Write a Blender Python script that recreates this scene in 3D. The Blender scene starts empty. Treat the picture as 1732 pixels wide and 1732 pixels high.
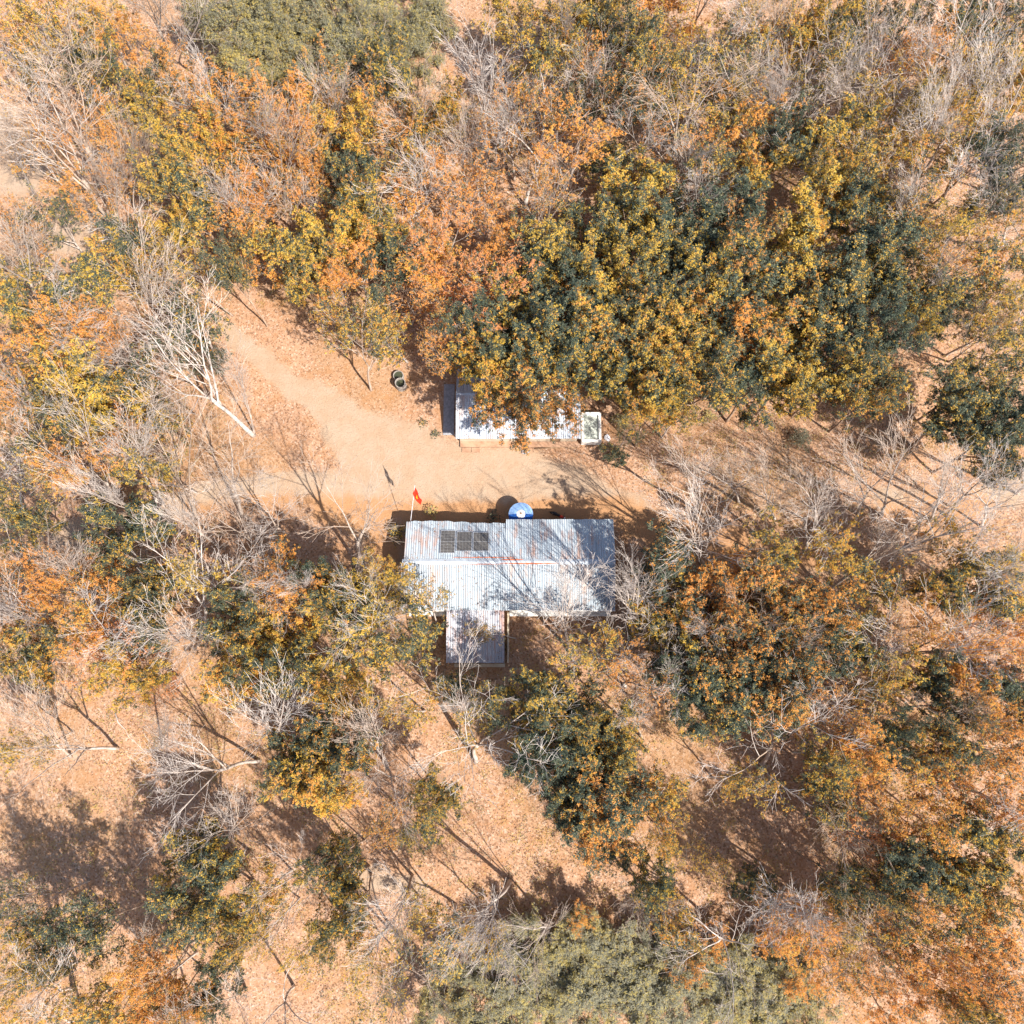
import bpy, math, random
import numpy as np
from mathutils import Vector, Matrix, Quaternion

R = math.radians
sc = bpy.context.scene
# ------------------------------------------------------------------ camera, sky, sun, exposure
CAM_H, TILT, FPX, SZ = 72.0, R(11.8), 1350.0, 1732.0
cam_d = bpy.data.cameras.new('camera')
cam_d.sensor_width = 36.0
cam_d.lens = 36.0 * FPX / SZ
cam_d.clip_start, cam_d.clip_end = 0.5, 3000.0
cam = bpy.data.objects.new('camera', cam_d)
sc.collection.objects.link(cam)
cam.location = (0, 0, CAM_H)
cam.rotation_euler = (TILT, 0, 0)
sc.camera = cam

SUN_EL = R(50)
SHX, SHY = -0.74, 0.67                      # where shadows fall on the ground
w = bpy.data.worlds.new('World'); sc.world = w; w.use_nodes = True
wn = w.node_tree
sky = wn.nodes.new('ShaderNodeTexSky'); sky.sky_type = 'NISHITA'; sky.sun_disc = False
sky.sun_elevation = SUN_EL
sky.sun_rotation = math.atan2(-SHX, -SHY)
sky.air_density = 1.0; sky.dust_density = 1.5
bg = wn.nodes['Background']; wn.links.new(sky.outputs[0], bg.inputs[0]); bg.inputs[1].default_value = 0.11
sd = bpy.data.lights.new('sun', 'SUN'); sd.energy = 4.9; sd.angle = R(0.5); sd.color = (1.0, 0.94, 0.85)
sun = bpy.data.objects.new('sun', sd); sc.collection.objects.link(sun)
dirv = Vector((SHX * math.cos(SUN_EL), SHY * math.cos(SUN_EL), -math.sin(SUN_EL)))
sun.rotation_euler = dirv.to_track_quat('-Z', 'Y').to_euler()
sun.location = (30, -30, 90)
sc.view_settings.view_transform = 'Standard'
sc.view_settings.look = 'None'
sc.view_settings.exposure = 1.12
sc.view_settings.gamma = 1.0
sc.render.engine = 'CYCLES'
sc.cycles.max_bounces = 5; sc.cycles.diffuse_bounces = 3; sc.cycles.transmission_bounces = 3
sc.cycles.caustics_reflective = False; sc.cycles.caustics_refractive = False

COL = sc.collection
CT, ST = math.cos(TILT), math.sin(TILT)


def at(px, py, z=0.0):
    """point of the place seen at photo position px, py when it lies at height z"""
    cx, cy = (px - SZ / 2) / FPX, -(py - SZ / 2) / FPX
    d = Vector((cx, cy * CT + ST, cy * ST - CT))
    t = (z - CAM_H) / d.z
    return Vector((d.x * t, d.y * t, z))


def photo_xy(p):
    q = Vector((p[0], p[1], p[2] - CAM_H))
    y = q.y * CT + q.z * ST
    z = -q.y * ST + q.z * CT
    return SZ / 2 + FPX * q.x / -z, SZ / 2 - FPX * y / -z


# ------------------------------------------------------------------ node helpers
def new_mat(name):
    m = bpy.data.materials.new(name); m.use_nodes = True
    nt = m.node_tree; nt.nodes.clear()
    out = nt.nodes.new('ShaderNodeOutputMaterial')
    return m, nt, out


def N(nt, t, **kw):
    n = nt.nodes.new('ShaderNode' + t)
    for k, v in kw.items():
        setattr(n, k, v)
    return n


def L(nt, a, b):
    nt.links.new(a, b)


def val(nt, sock, v):
    if hasattr(v, 'is_output') or isinstance(v, bpy.types.NodeSocket):
        L(nt, v, sock)
    else:
        sock.default_value = v


def math_(nt, op, a, b=None, c=None, clamp=False):
    n = N(nt, 'Math', operation=op, use_clamp=clamp)
    val(nt, n.inputs[0], a)
    if b is not None: val(nt, n.inputs[1], b)
    if c is not None: val(nt, n.inputs[2], c)
    return n.outputs[0]


def mix(nt, fac, a, b, mode='MIX'):
    n = N(nt, 'Mix', data_type='RGBA', blend_type=mode)
    val(nt, n.inputs[0], fac)
    for s, v in ((n.inputs[6], a), (n.inputs[7], b)):
        if isinstance(v, bpy.types.NodeSocket): L(nt, v, s)
        else: s.default_value = (*v[:3], 1)
    return n.outputs[2]


def step(nt, v, lo, hi):
    n = N(nt, 'MapRange', interpolation_type='SMOOTHSTEP')
    val(nt, n.inputs[0], v)
    val(nt, n.inputs[1], lo); val(nt, n.inputs[2], hi)
    return n.outputs[0]


def noise(nt, vec, scale, detail=3, rough=0.55, dist=0.0):
    n = N(nt, 'TexNoise')
    L(nt, vec, n.inputs['Vector'])
    n.inputs['Scale'].default_value = scale; n.inputs['Detail'].default_value = detail
    n.inputs['Roughness'].default_value = rough; n.inputs['Distortion'].default_value = dist
    return n.outputs[0]


def geo_pos(nt):
    return N(nt, 'NewGeometry').outputs['Position']


def mapping(nt, vec, scale, rot=(0, 0, 0)):
    n = N(nt, 'Mapping'); L(nt, vec, n.inputs[0]); n.inputs['Scale'].default_value = scale
    n.inputs['Rotation'].default_value = rot
    return n.outputs[0]


def principled(nt, out, col, rough=0.8, metal=0.0, bump=None, bump_d=0.02, spec=0.3):
    p = N(nt, 'BsdfPrincipled')
    if isinstance(col, bpy.types.NodeSocket): L(nt, col, p.inputs['Base Color'])
    else: p.inputs['Base Color'].default_value = (*col, 1)
    val(nt, p.inputs['Roughness'], rough)
    p.inputs['Metallic'].default_value = metal
    p.inputs['Specular IOR Level'].default_value = spec
    if bump is not None:
        b = N(nt, 'Bump'); L(nt, bump, b.inputs['Height']); b.inputs['Distance'].default_value = bump_d
        L(nt, b.outputs[0], p.inputs['Normal'])
    L(nt, p.outputs[0], out.inputs[0])
    return p


def plain(name, c1, c2=None, scale=6.0, rough=0.7, metal=0.0, spec=0.3):
    m, nt, out = new_mat(name)
    c2 = c2 or tuple(v * 0.75 for v in c1)
    tc = N(nt, 'TexCoord').outputs['Object']
    n1 = noise(nt, tc, scale, 5, 0.65)
    principled(nt, out, mix(nt, step(nt, n1, 0.35, 0.65), c1, c2), rough, metal, n1, 0.005, spec)
    return m


# ------------------------------------------------------------------ materials
def ground_mat():
    m, nt, out = new_mat('dry_ground')
    P = geo_pos(nt)
    a = N(nt, 'Attribute', attribute_name='sand').outputs['Fac']
    n_big = noise(nt, P, 0.09, 4, 0.6)
    n_mid = noise(nt, P, 0.55, 5, 0.65)
    n_sm = noise(nt, P, 3.2, 5, 0.7)
    n_fine = noise(nt, P, 9.0, 3, 0.75)
    # sandy earth
    sand = mix(nt, step(nt, n_mid, 0.3, 0.7), (0.350, 0.262, 0.190), (0.335, 0.225, 0.148))
    sand = mix(nt, math_(nt, 'MULTIPLY', step(nt, n_fine, 0.56, 0.72), 0.5), sand, (0.26, 0.17, 0.11))
    cl = N(nt, 'Attribute', attribute_name='clay').outputs['Fac']
    cl = math_(nt, 'ADD', cl, math_(nt, 'MULTIPLY', math_(nt, 'SUBTRACT', n_mid, 0.5), 1.0))
    sand = mix(nt, math_(nt, 'MULTIPLY', step(nt, cl, 0.25, 0.8), 0.85), sand, (0.36, 0.185, 0.085))
    # dry leaf litter
    vor = N(nt, 'TexVoronoi', feature='F1'); L(nt, P, vor.inputs['Vector']); vor.inputs['Scale'].default_value = 7.5
    sep = N(nt, 'SeparateColor'); L(nt, vor.outputs['Color'], sep.inputs[0])
    l1 = mix(nt, sep.outputs[0], (0.350, 0.195, 0.116), (0.39, 0.245, 0.160))
    l1 = mix(nt, math_(nt, 'MULTIPLY', step(nt, sep.outputs[1], 0.68, 0.9), 0.75), l1, (0.17, 0.09, 0.05))
    l1 = mix(nt, math_(nt, 'MULTIPLY', step(nt, sep.outputs[2], 0.85, 0.95), 0.7), l1, (0.47, 0.35, 0.27))
    l1 = mix(nt, math_(nt, 'MULTIPLY', step(nt, n_mid, 0.46, 0.66), 0.5), l1, (0.30, 0.145, 0.06))
    l1 = mix(nt, math_(nt, 'MULTIPLY', step(nt, n_big, 0.48, 0.60), 0.28), l1, (0.27, 0.155, 0.06))
    l1 = mix(nt, math_(nt, 'MULTIPLY', step(nt, n_sm, 0.55, 0.75), 0.5), l1, (0.19, 0.11, 0.05))
    k = math_(nt, 'ADD', a, math_(nt, 'MULTIPLY', math_(nt, 'SUBTRACT', n_sm, 0.5), 0.9))
    k = math_(nt, 'ADD', k, math_(nt, 'MULTIPLY', math_(nt, 'SUBTRACT', n_mid, 0.5), 0.7))
    col = mix(nt, step(nt, k, 0.15, 0.75), l1, sand)
    # twigs and pebbles lying about, and worn lines along the track
    tw = noise(nt, mapping(nt, P, (1.5, 9, 1), (0, 0, 0.7)), 1.6, 3, 0.7, 1.5)
    col = mix(nt, math_(nt, 'MULTIPLY', step(nt, tw, 0.66, 0.74), 0.45), col, (0.20, 0.125, 0.075))
    vp = N(nt, 'TexVoronoi', feature='F1'); L(nt, P, vp.inputs['Vector']); vp.inputs['Scale'].default_value = 2.3
    col = mix(nt, math_(nt, 'MULTIPLY', math_(nt, 'SUBTRACT', 1.0, step(nt, vp.outputs['Distance'], 0.05, 0.13)), 0.55), col, (0.19, 0.12, 0.075))
    h = math_(nt, 'ADD', n_sm, math_(nt, 'MULTIPLY', sep.outputs[0], 0.4))
    principled(nt, out, col, 0.95, 0, h, 0.05, 0.1)
    return m


def bark_mat(name, light, dark, patch):
    m, nt, out = new_mat(name)
    tc = N(nt, 'TexCoord').outputs['Object']
    n1 = noise(nt, tc, 1.6, 5, 0.65)
    n2 = noise(nt, mapping(nt, tc, (3, 3, 0.8)), 4.0, 4, 0.7)
    c = mix(nt, step(nt, n1, 0.42, 0.62), light, dark)
    c = mix(nt, math_(nt, 'MULTIPLY', step(nt, n2, 0.55, 0.7), 0.6), c, patch)
    oi = N(nt, 'ObjectInfo')
    c = mix(nt, math_(nt, 'MULTIPLY', math_(nt, 'POWER', oi.outputs['Random'], 1.6), 0.8), c, (0.34, 0.235, 0.16))
    principled(nt, out, c, 0.85, 0, n2, 0.02, 0.2)
    return m


def leaf_mat(name, greens, yellows, oranges, red, transl=0.46):
    m, nt, out = new_mat(name)
    at_ = N(nt, 'Attribute', attribute_name='leaf')
    s = N(nt, 'SeparateXYZ'); L(nt, at_.outputs['Vector'], s.inputs[0])
    oi = N(nt, 'ObjectInfo'); oc = N(nt, 'SeparateColor'); L(nt, oi.outputs['Color'], oc.inputs[0])
    P = geo_pos(nt)
    nz = noise(nt, P, 0.75, 3, 0.6)
    nz2 = noise(nt, P, 0.35, 2, 0.5)
    v = math_(nt, 'ADD', s.outputs[0], math_(nt, 'MULTIPLY', math_(nt, 'SUBTRACT', nz, 0.5), 0.9))
    fac = step(nt, v, math_(nt, 'SUBTRACT', oc.outputs[0], 0.05), math_(nt, 'ADD', oc.outputs[0], 0.05))
    g = mix(nt, s.outputs[1], greens[0], greens[1])
    g = mix(nt, step(nt, s.outputs[2], 0.6, 1.0), g, greens[2])
    y = mix(nt, s.outputs[1], yellows[0], yellows[1])
    o = mix(nt, s.outputs[1], oranges[0], oranges[1])
    ov = math_(nt, 'ADD', s.outputs[2], math_(nt, 'MULTIPLY', math_(nt, 'SUBTRACT', nz2, 0.5), 1.2))
    th = math_(nt, 'SUBTRACT', 1.0, oc.outputs[1])
    of = step(nt, ov, math_(nt, 'SUBTRACT', th, 0.2), math_(nt, 'ADD', th, 0.2))
    warm = mix(nt, of, y, o)
    warm = mix(nt, math_(nt, 'MULTIPLY', oc.outputs[2], s.outputs[1]), warm, red)
    c = mix(nt, fac, g, warm)
    d = N(nt, 'BsdfPrincipled'); L(nt, c, d.inputs['Base Color']); d.inputs['Roughness'].default_value = 0.55
    d.inputs['Specular IOR Level'].default_value = 0.35
    t = N(nt, 'BsdfTranslucent'); L(nt, c, t.inputs[0])
    ms = N(nt, 'MixShader'); ms.inputs[0].default_value = transl
    L(nt, d.outputs[0], ms.inputs[1]); L(nt, t.outputs[0], ms.inputs[2]); L(nt, ms.outputs[0], out.inputs[0])
    return m


def tin_mat(name, base, base2, rust, rust_amt, seed=0.0):
    """corrugated sheet: the sheets differ in tone, rust runs down the flutes"""
    m, nt, out = new_mat(name)
    P = geo_pos(nt)
    s = N(nt, 'SeparateXYZ'); L(nt, P, s.inputs[0])
    x = math_(nt, 'ADD', s.outputs[0], seed)
    sheet = math_(nt, 'FLOOR', math_(nt, 'DIVIDE', x, 0.86))
    wn_ = N(nt, 'TexWhiteNoise', noise_dimensions='1D'); L(nt, sheet, wn_.inputs['W'])
    streak = noise(nt, mapping(nt, P, (5.0, 0.22, 0.2)), 1.0, 5, 0.75)
    fl = noise(nt, mapping(nt, P, (16.0, 0.10, 0.1)), 1.0, 3, 0.8)
    patch = noise(nt, mapping(nt, P, (1.1, 0.55, 0.5)), 0.7, 5, 0.65)
    spots = noise(nt, P, 2.6, 5, 0.7)
    c = mix(nt, wn_.outputs[0], base, base2)
    c = mix(nt, step(nt, fl, 0.42, 0.62), c, tuple(v * 0.72 for v in base2))
    r = math_(nt, 'ADD', math_(nt, 'MULTIPLY', patch, 0.75), math_(nt, 'MULTIPLY', streak, 0.55))
    r = math_(nt, 'ADD', r, math_(nt, 'MULTIPLY', wn_.outputs[0], 0.07))
    rf = step(nt, r, 0.76 - rust_amt, 0.92 - rust_amt)
    c = mix(nt, math_(nt, 'MULTIPLY', rf, 0.72), c, rust)
    c = mix(nt, math_(nt, 'MULTIPLY', step(nt, spots, 0.60, 0.72), 0.45), c, tuple(v * 0.55 for v in rust))
    principled(nt, out, c, 0.62, 0.15, spots, 0.004, 0.4)
    return m


M = {}
M['ground'] = ground_mat()
M['bark_pale'] = bark_mat('pale_bark', (0.53, 0.475, 0.435), (0.39, 0.33, 0.29), (0.24, 0.185, 0.15))
M['bark_brown'] = bark_mat('brown_bark', (0.42, 0.31, 0.23), (0.24, 0.16, 0.11), (0.14, 0.09, 0.06))
M['leaf'] = leaf_mat('broad_leaves',
                     [(0.030, 0.044, 0.038), (0.105, 0.135, 0.090), (0.31, 0.33, 0.20)],
                     [(0.44, 0.29, 0.045), (0.82, 0.56, 0.10)],
                     [(0.60, 0.25, 0.045), (0.84, 0.42, 0.10)], (0.74, 0.30, 0.16))
M['fine'] = leaf_mat('fine_leaves',
                     [(0.13, 0.125, 0.095), (0.25, 0.235, 0.145), (0.38, 0.355, 0.235)],
                     [(0.34, 0.27, 0.075), (0.48, 0.38, 0.12)],
                     [(0.45, 0.25, 0.07), (0.5, 0.30, 0.10)], (0.5, 0.2, 0.1), 0.3)
M['litter'] = leaf_mat('fallen_leaves',
                       [(0.12, 0.065, 0.035), (0.24, 0.13, 0.07), (0.36, 0.21, 0.13)],
                       [(0.38, 0.24, 0.15), (0.48, 0.34, 0.24)],
                       [(0.36, 0.18, 0.08), (0.46, 0.24, 0.11)], (0.42, 0.22, 0.16), 0.15)
M['tin'] = tin_mat('weathered_tin', (0.46, 0.51, 0.55), (0.37, 0.43, 0.48), (0.38, 0.20, 0.13), 0.085)
M['tin_sun_toned'] = tin_mat('sun_toned_tin', (0.355, 0.40, 0.44), (0.29, 0.335, 0.375), (0.40, 0.26, 0.19), 0.065, 21.0)  # sunlit slope's copy of the tin: base darkened against clipping, less rust
M['tin_rusty'] = tin_mat('rusty_tin', (0.46, 0.46, 0.50), (0.34, 0.35, 0.39), (0.38, 0.20, 0.14), 0.11, 3.3)
M['tin_new'] = tin_mat('grey_tin', (0.52, 0.55, 0.60), (0.38, 0.42, 0.48), (0.42, 0.30, 0.25), 0.05, 7.7)
M['rust'] = plain('ridge_rust', (0.50, 0.14, 0.06), (0.36, 0.10, 0.05), 3)
M['capmetal'] = plain('ridge_metal', (0.42, 0.46, 0.50), (0.34, 0.37, 0.41), 2, 0.5, 0.2)
M['plaster'] = plain('lime_plaster', (0.55, 0.47, 0.36), (0.42, 0.34, 0.25), 1.5, 0.9)
M['white'] = plain('white_paint', (0.78, 0.77, 0.74), (0.66, 0.64, 0.61), 2.5, 0.7)
M['concrete'] = plain('concrete', (0.34, 0.31, 0.28), (0.22, 0.19, 0.17), 3, 0.9)
M['floor'] = plain('clay_floor', (0.38, 0.24, 0.16), (0.28, 0.16, 0.10), 1.5, 0.9)
M['wood'] = plain('old_wood', (0.34, 0.22, 0.13), (0.20, 0.12, 0.07), 4, 0.85)
M['stone'] = plain('grey_stone', (0.30, 0.30, 0.32), (0.20, 0.20, 0.22), 5, 0.85)
M['black'] = plain('black_plastic', (0.02, 0.02, 0.022), (0.035, 0.035, 0.04), 6, 0.45)
M['rubber'] = plain('black_rubber', (0.02, 0.02, 0.02), (0.035, 0.03, 0.03), 8, 0.8)
M['steel'] = plain('steel', (0.55, 0.55, 0.56), (0.4, 0.4, 0.42), 6, 0.35, 0.8)
M['redpaint'] = plain('red_paint', (0.75, 0.05, 0.02), (0.6, 0.04, 0.02), 5, 0.35)
M['lightblue'] = plain('light_blue_cloth', (0.24, 0.38, 0.62), (0.19, 0.32, 0.56), 3, 0.8)
M['darkblue'] = plain('dark_blue_cloth', (0.012, 0.09, 0.36), (0.010, 0.07, 0.28), 3, 0.8)
M['cell'] = plain('solar_cells', (0.085, 0.08, 0.078), (0.12, 0.11, 0.10), 0.8, 0.25, 0.1)
M['gridline'] = plain('cell_grid_lines', (0.30, 0.30, 0.30), (0.22, 0.22, 0.22), 5)
M['alu'] = plain('aluminium', (0.68, 0.70, 0.72), (0.5, 0.52, 0.56), 5, 0.4, 0.5)
M['flagred'] = plain('red_flag_cloth', (0.85, 0.045, 0.015), (0.75, 0.03, 0.012), 4, 0.85)
M['flagyellow'] = plain('yellow_star_cloth', (0.95, 0.62, 0.03), (0.9, 0.55, 0.03), 4, 0.85)
M['plastic'] = plain('white_plastic', (0.72, 0.70, 0.74), (0.55, 0.53, 0.58), 4, 0.5)


def water_mat(name, c1, c2):
    m, nt, out = new_mat(name)
    P = geo_pos(nt)
    n1 = noise(nt, P, 1.2, 4, 0.6)
    n2 = noise(nt, P, 6.0, 3, 0.6)
    c = mix(nt, step(nt, n1, 0.35, 0.65), c1, c2)
    c = mix(nt, step(nt, n2, 0.67, 0.72), c, (0.25, 0.14, 0.07))
    principled(nt, out, c, 0.18, 0, n2, 0.004, 0.5)
    return m


M['tankwater'] = water_mat('still_grey_water', (0.50, 0.52, 0.47), (0.42, 0.45, 0.40))
M['jarwater'] = water_mat('dark_green_water', (0.03, 0.035, 0.028), (0.055, 0.06, 0.035))


# ------------------------------------------------------------------ mesh builder
class MB:
    def __init__(s):
        s.v, s.f, s.m = [], [], []

    def add(s, vs, fs, mi=0):
        b = len(s.v)
        s.v += [tuple(p) for p in vs]
        s.f += [tuple(b + i for i in f) for f in fs]
        s.m += [mi] * len(fs)

    def box(s, c, d, rz=0.0, mi=0, mat=None):
        cx, cy, cz = c; x, y, z = d[0] / 2, d[1] / 2, d[2] / 2
        vs = [Vector((i, j, k)) for i in (-x, x) for j in (-y, y) for k in (-z, z)]
        q = mat or Matrix.Rotation(rz, 3, 'Z')
        vs = [q @ p + Vector(c) for p in vs]
        s.add(vs, [(0, 1, 3, 2), (4, 6, 7, 5), (0, 4, 5, 1), (2, 3, 7, 6), (0, 2, 6, 4), (1, 5, 7, 3)], mi)

    def tube(s, pts, rad, k=6, mi=0, cap=True):
        pts = [Vector(p) for p in pts]
        b = len(s.v); n = len(pts)
        for i, p in enumerate(pts):
            d = (pts[min(i + 1, n - 1)] - pts[max(i - 1, 0)]).normalized()
            u = d.cross(Vector((0.31, 0.93, 0.17))).normalized(); v = d.cross(u)
            for j in range(k):
                a = 2 * math.pi * j / k
                s.v.append(tuple(p + (u * math.cos(a) + v * math.sin(a)) * rad[i]))
        for i in range(n - 1):
            for j in range(k):
                j2 = (j + 1) % k
                s.f.append((b + i * k + j, b + i * k + j2, b + (i + 1) * k + j2, b + (i + 1) * k + j)); s.m.append(mi)
        if cap:
            s.f.append(tuple(b + j for j in range(k))[::-1]); s.m.append(mi)
            s.f.append(tuple(b + (n - 1) * k + j for j in range(k))); s.m.append(mi)

    def lathe(s, prof, k=24, c=(0, 0, 0), mi=0):
        b = len(s.v)
        for (r, z) in prof:
            for j in range(k):
                a = 2 * math.pi * j / k
                s.v.append((c[0] + r * math.cos(a), c[1] + r * math.sin(a), c[2] + z))
        for i in range(len(prof) - 1):
            for j in range(k):
                j2 = (j + 1) % k
                s.f.append((b + i * k + j, b + i * k + j2, b + (i + 1) * k + j2, b + (i + 1) * k + j)); s.m.append(mi)

    def build(s, name, mats, parent=None, smooth=False, bevel=0.0, loc=None):
        me = bpy.data.meshes.new(name)
        me.from_pydata(s.v, [], s.f)
        for mt in (mats if isinstance(mats, (list, tuple)) else [mats]):
            me.materials.append(mt)
        me.polygons.foreach_set('material_index', s.m)
        if smooth: me.polygons.foreach_set('use_smooth', [True] * len(s.f))
        me.update()
        o = bpy.data.objects.new(name, me); COL.objects.link(o)
        if parent is not None: o.parent = parent
        if loc is not None: o.location = loc
        if bevel:
            md = o.modifiers.new('bevel', 'BEVEL'); md.width = bevel; md.segments = 2; md.limit_method = 'ANGLE'
        return o


def tag(o, label=None, cat=None, group=None, kind=None):
    if label: o['label'] = label
    if cat: o['category'] = cat
    if group: o['group'] = group
    if kind: o['kind'] = kind
    return o


def empty(name, loc, label, cat, group=None, rz=0.0):
    o = bpy.data.objects.new(name, None); COL.objects.link(o)
    o.location = loc; o.rotation_euler = (0, 0, rz); o.empty_display_size = 0.3
    return tag(o, label, cat, group)


# ------------------------------------------------------------------ ground and path
rs = np.random.RandomState(5)


def seg_dist(X, Y, a, b):
    dx, dy = b[0] - a[0], b[1] - a[1]
    t = np.clip(((X - a[0]) * dx + (Y - a[1]) * dy) / (dx * dx + dy * dy), 0, 1)
    return np.hypot(X - a[0] - t * dx, Y - a[1] - t * dy), t


SAND = [  # photo polylines: (x, y, half width m)
    [(372, 545, .25), (400, 575, .5), (470, 632, .75), (560, 695, 1.2), (640, 745, 2.0), (720, 790, 3.0)],
    [(780, 805, 1.2), (900, 800, 1.2), (960, 805, .6)],
    [(640, 800, 2.0), (740, 800, 2.9), (850, 815, 2.5), (960, 825, 2.0), (1040, 855, 1.3), (1130, 880, .8), (1250, 905, .5)],
    [(700, 830, 2.5), (600, 832, 1.6), (500, 822, 1.2), (400, 835, 1.0), (300, 860, 1.0), (200, 885, .8), (110, 900, 1.0)],
    [(560, 730, .8), (640, 800, 1.8)],
    [(700, 870, 1.0), (830, 868, 1.2), (1010, 868, 1.0)],
    [(560, 860, 1.4), (640, 900, 1.2), (660, 960, .6)],
    [(1060, 880, 1.0), (1180, 920, 1.2), (1300, 930, 1.0), (1400, 960, .8)],
    [(0, 220, 2.2), (35, 290, 2.0)], [(120, 385, 2.2), (180, 400, 1.6)],
    [(1500, 850, 1.0), (1640, 860, .9), (1732, 820, 1.0)],
    [(560, 1480, .6), (700, 1500, .7)],
]


CLAY = [[(560, 880, 3), (650, 870, 2), (760, 872, 1.6), (900, 868, 1.6), (1040, 870, 2.4), (1180, 920, 3), (1320, 930, 3), (1640, 880, 4)],
        [(560, 880, 3), (460, 860, 2), (330, 880, 2)], [(640, 900, 2), (650, 1000, 2)]]


def lattice_noise(X, Y, s, seed):
    r = np.random.RandomState(seed); g = r.rand(256, 256)
    u, v = X * s + 100, Y * s + 100
    i, j = np.floor(u).astype(int), np.floor(v).astype(int)
    a, b = u - i, v - j
    a = a * a * (3 - 2 * a); b = b * b * (3 - 2 * b)
    G = lambda p, q: g[p % 256, q % 256]
    return (G(i, j) * (1 - a) + G(i + 1, j) * a) * (1 - b) + (G(i, j + 1) * (1 - a) + G(i + 1, j + 1) * a) * b


def sand_mask(X, Y):
    m = np.zeros_like(X)
    wob = (lattice_noise(X, Y, 0.45, 3) - .5) * 1.6 + (lattice_noise(X, Y, 1.3, 4) - .5) * 0.8
    for pl in SAND:
        for (x0, y0, w0), (x1, y1, w1) in zip(pl, pl[1:]):
            d, t = seg_dist(X, Y, at(x0, y0), at(x1, y1))
            ww = w0 + (w1 - w0) * t
            m = np.maximum(m, np.clip(1 - (d + wob * 0.6 - ww * 0.75) / (ww * 0.8 + 0.35), 0, 1))
    return m


def axis_pts(c):
    fine = np.arange(-66, 66.01, 0.3) + c
    far = np.array([600, 300, 160, 100, 80])
    return np.concatenate([c - far, fine, (c + far)[::-1]])


gx, gy = axis_pts(0.0), axis_pts(15.0)
GX, GY = np.meshgrid(gx, gy)
GS = sand_mask(GX, GY)
GC = np.zeros_like(GX)
for pl in CLAY:
    for (x0, y0, w0), (x1, y1, w1) in zip(pl, pl[1:]):
        d, t = seg_dist(GX, GY, at(x0, y0), at(x1, y1))
        GC = np.maximum(GC, np.clip(1.3 - d / (w0 + (w1 - w0) * t), 0, 1))
near = np.exp(-((GX / 70) ** 4 + ((GY - 15) / 70) ** 4))
GZ = ((lattice_noise(GX, GY, 0.35, 8) - .5) * 0.16 + (lattice_noise(GX, GY, 1.4, 9) - .5) * 0.05) * near * (1 - 0.8 * GS)


def grid_mesh(name, Z, mask=None, dz=0.0):
    ny, nx = GX.shape
    V = np.stack([GX, GY, Z + dz], -1).reshape(-1, 3); K = GC.reshape(-1)
    I = np.arange(ny * nx).reshape(ny, nx)
    F = np.stack([I[:-1, :-1], I[:-1, 1:], I[1:, 1:], I[1:, :-1]], -1).reshape(-1, 4)
    S = GS.reshape(-1)
    if mask is not None:
        fm = S[F].min(1) > mask
        F = F[fm]
        used, inv = np.unique(F, return_inverse=True)
        V, S, F, K = V[used], S[used], inv.reshape(-1, 4), K[used]
    me = bpy.data.meshes.new(name)
    me.from_pydata(V.tolist(), [], F.tolist())
    at_ = me.attributes.new('sand', 'FLOAT', 'POINT'); at_.data.foreach_set('value', S.astype(np.float32))
    at_ = me.attributes.new('clay', 'FLOAT', 'POINT'); at_.data.foreach_set('value', K.astype(np.float32))
    me.polygons.foreach_set('use_smooth', [True] * len(F))
    me.materials.append(M['ground'])
    o = bpy.data.objects.new(name, me); COL.objects.link(o)
    o['kind'] = 'structure'
    return o


grid_mesh('ground', GZ)
grid_mesh('path', GZ, 0.62, 0.006)


def leaf_quads(C, yaw, pitch, Ln, Wd, roll=None):
    """rhombus leaves: base C, pointing yaw / pitch"""
    d = np.stack([np.cos(yaw) * np.cos(pitch), np.sin(yaw) * np.cos(pitch), np.sin(pitch)], -1)
    sdir = np.stack([-np.sin(yaw), np.cos(yaw), np.zeros_like(yaw)], -1)
    if roll is not None:
        up = np.cross(d, sdir); sdir = sdir * np.cos(roll)[:, None] + up * np.sin(roll)[:, None]
    L_, W_ = Ln[:, None], Wd[:, None]
    a = C; b = C + d * L_ * .5 + sdir * W_ * .5; c = C + d * L_; e = C + d * L_ * .5 - sdir * W_ * .5
    c = c - np.array([0, 0, 1.0]) * L_ * 0.18
    return np.stack([a, b, c, e], 1).reshape(-1, 3)


def leaf_mesh(name, V, att, mat, extra=None):
    """V (4n,3) leaf quads, att (n,3); extra = MB of twigs (material slot 0)"""
    n = len(V) // 4
    F = np.arange(4 * n).reshape(n, 4)
    if extra is not None and len(extra.v):
        v0 = np.array(extra.v); nb = len(v0)
        allv = np.concatenate([v0, V]); fl = list(extra.f) + (F + nb).tolist()
        mi = [0] * len(extra.f) + [1] * n
        A = np.concatenate([np.zeros((nb, 3)), np.repeat(att, 4, 0)])
    else:
        allv, fl, mi, A = V, F.tolist(), [0] * n, np.repeat(att, 4, 0)
    me = bpy.data.meshes.new(name)
    me.from_pydata(allv.tolist(), [], fl)
    for m in mat: me.materials.append(m)
    me.polygons.foreach_set('material_index', mi)
    a = me.attributes.new('leaf', 'FLOAT_VECTOR', 'POINT'); a.data.foreach_set('vector', A.astype(np.float32).reshape(-1))
    me.update()
    return me


def ground_z(X, Y):
    return ((lattice_noise(X, Y, 0.35, 8) - .5) * 0.16 + (lattice_noise(X, Y, 1.4, 9) - .5) * 0.05)


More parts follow.
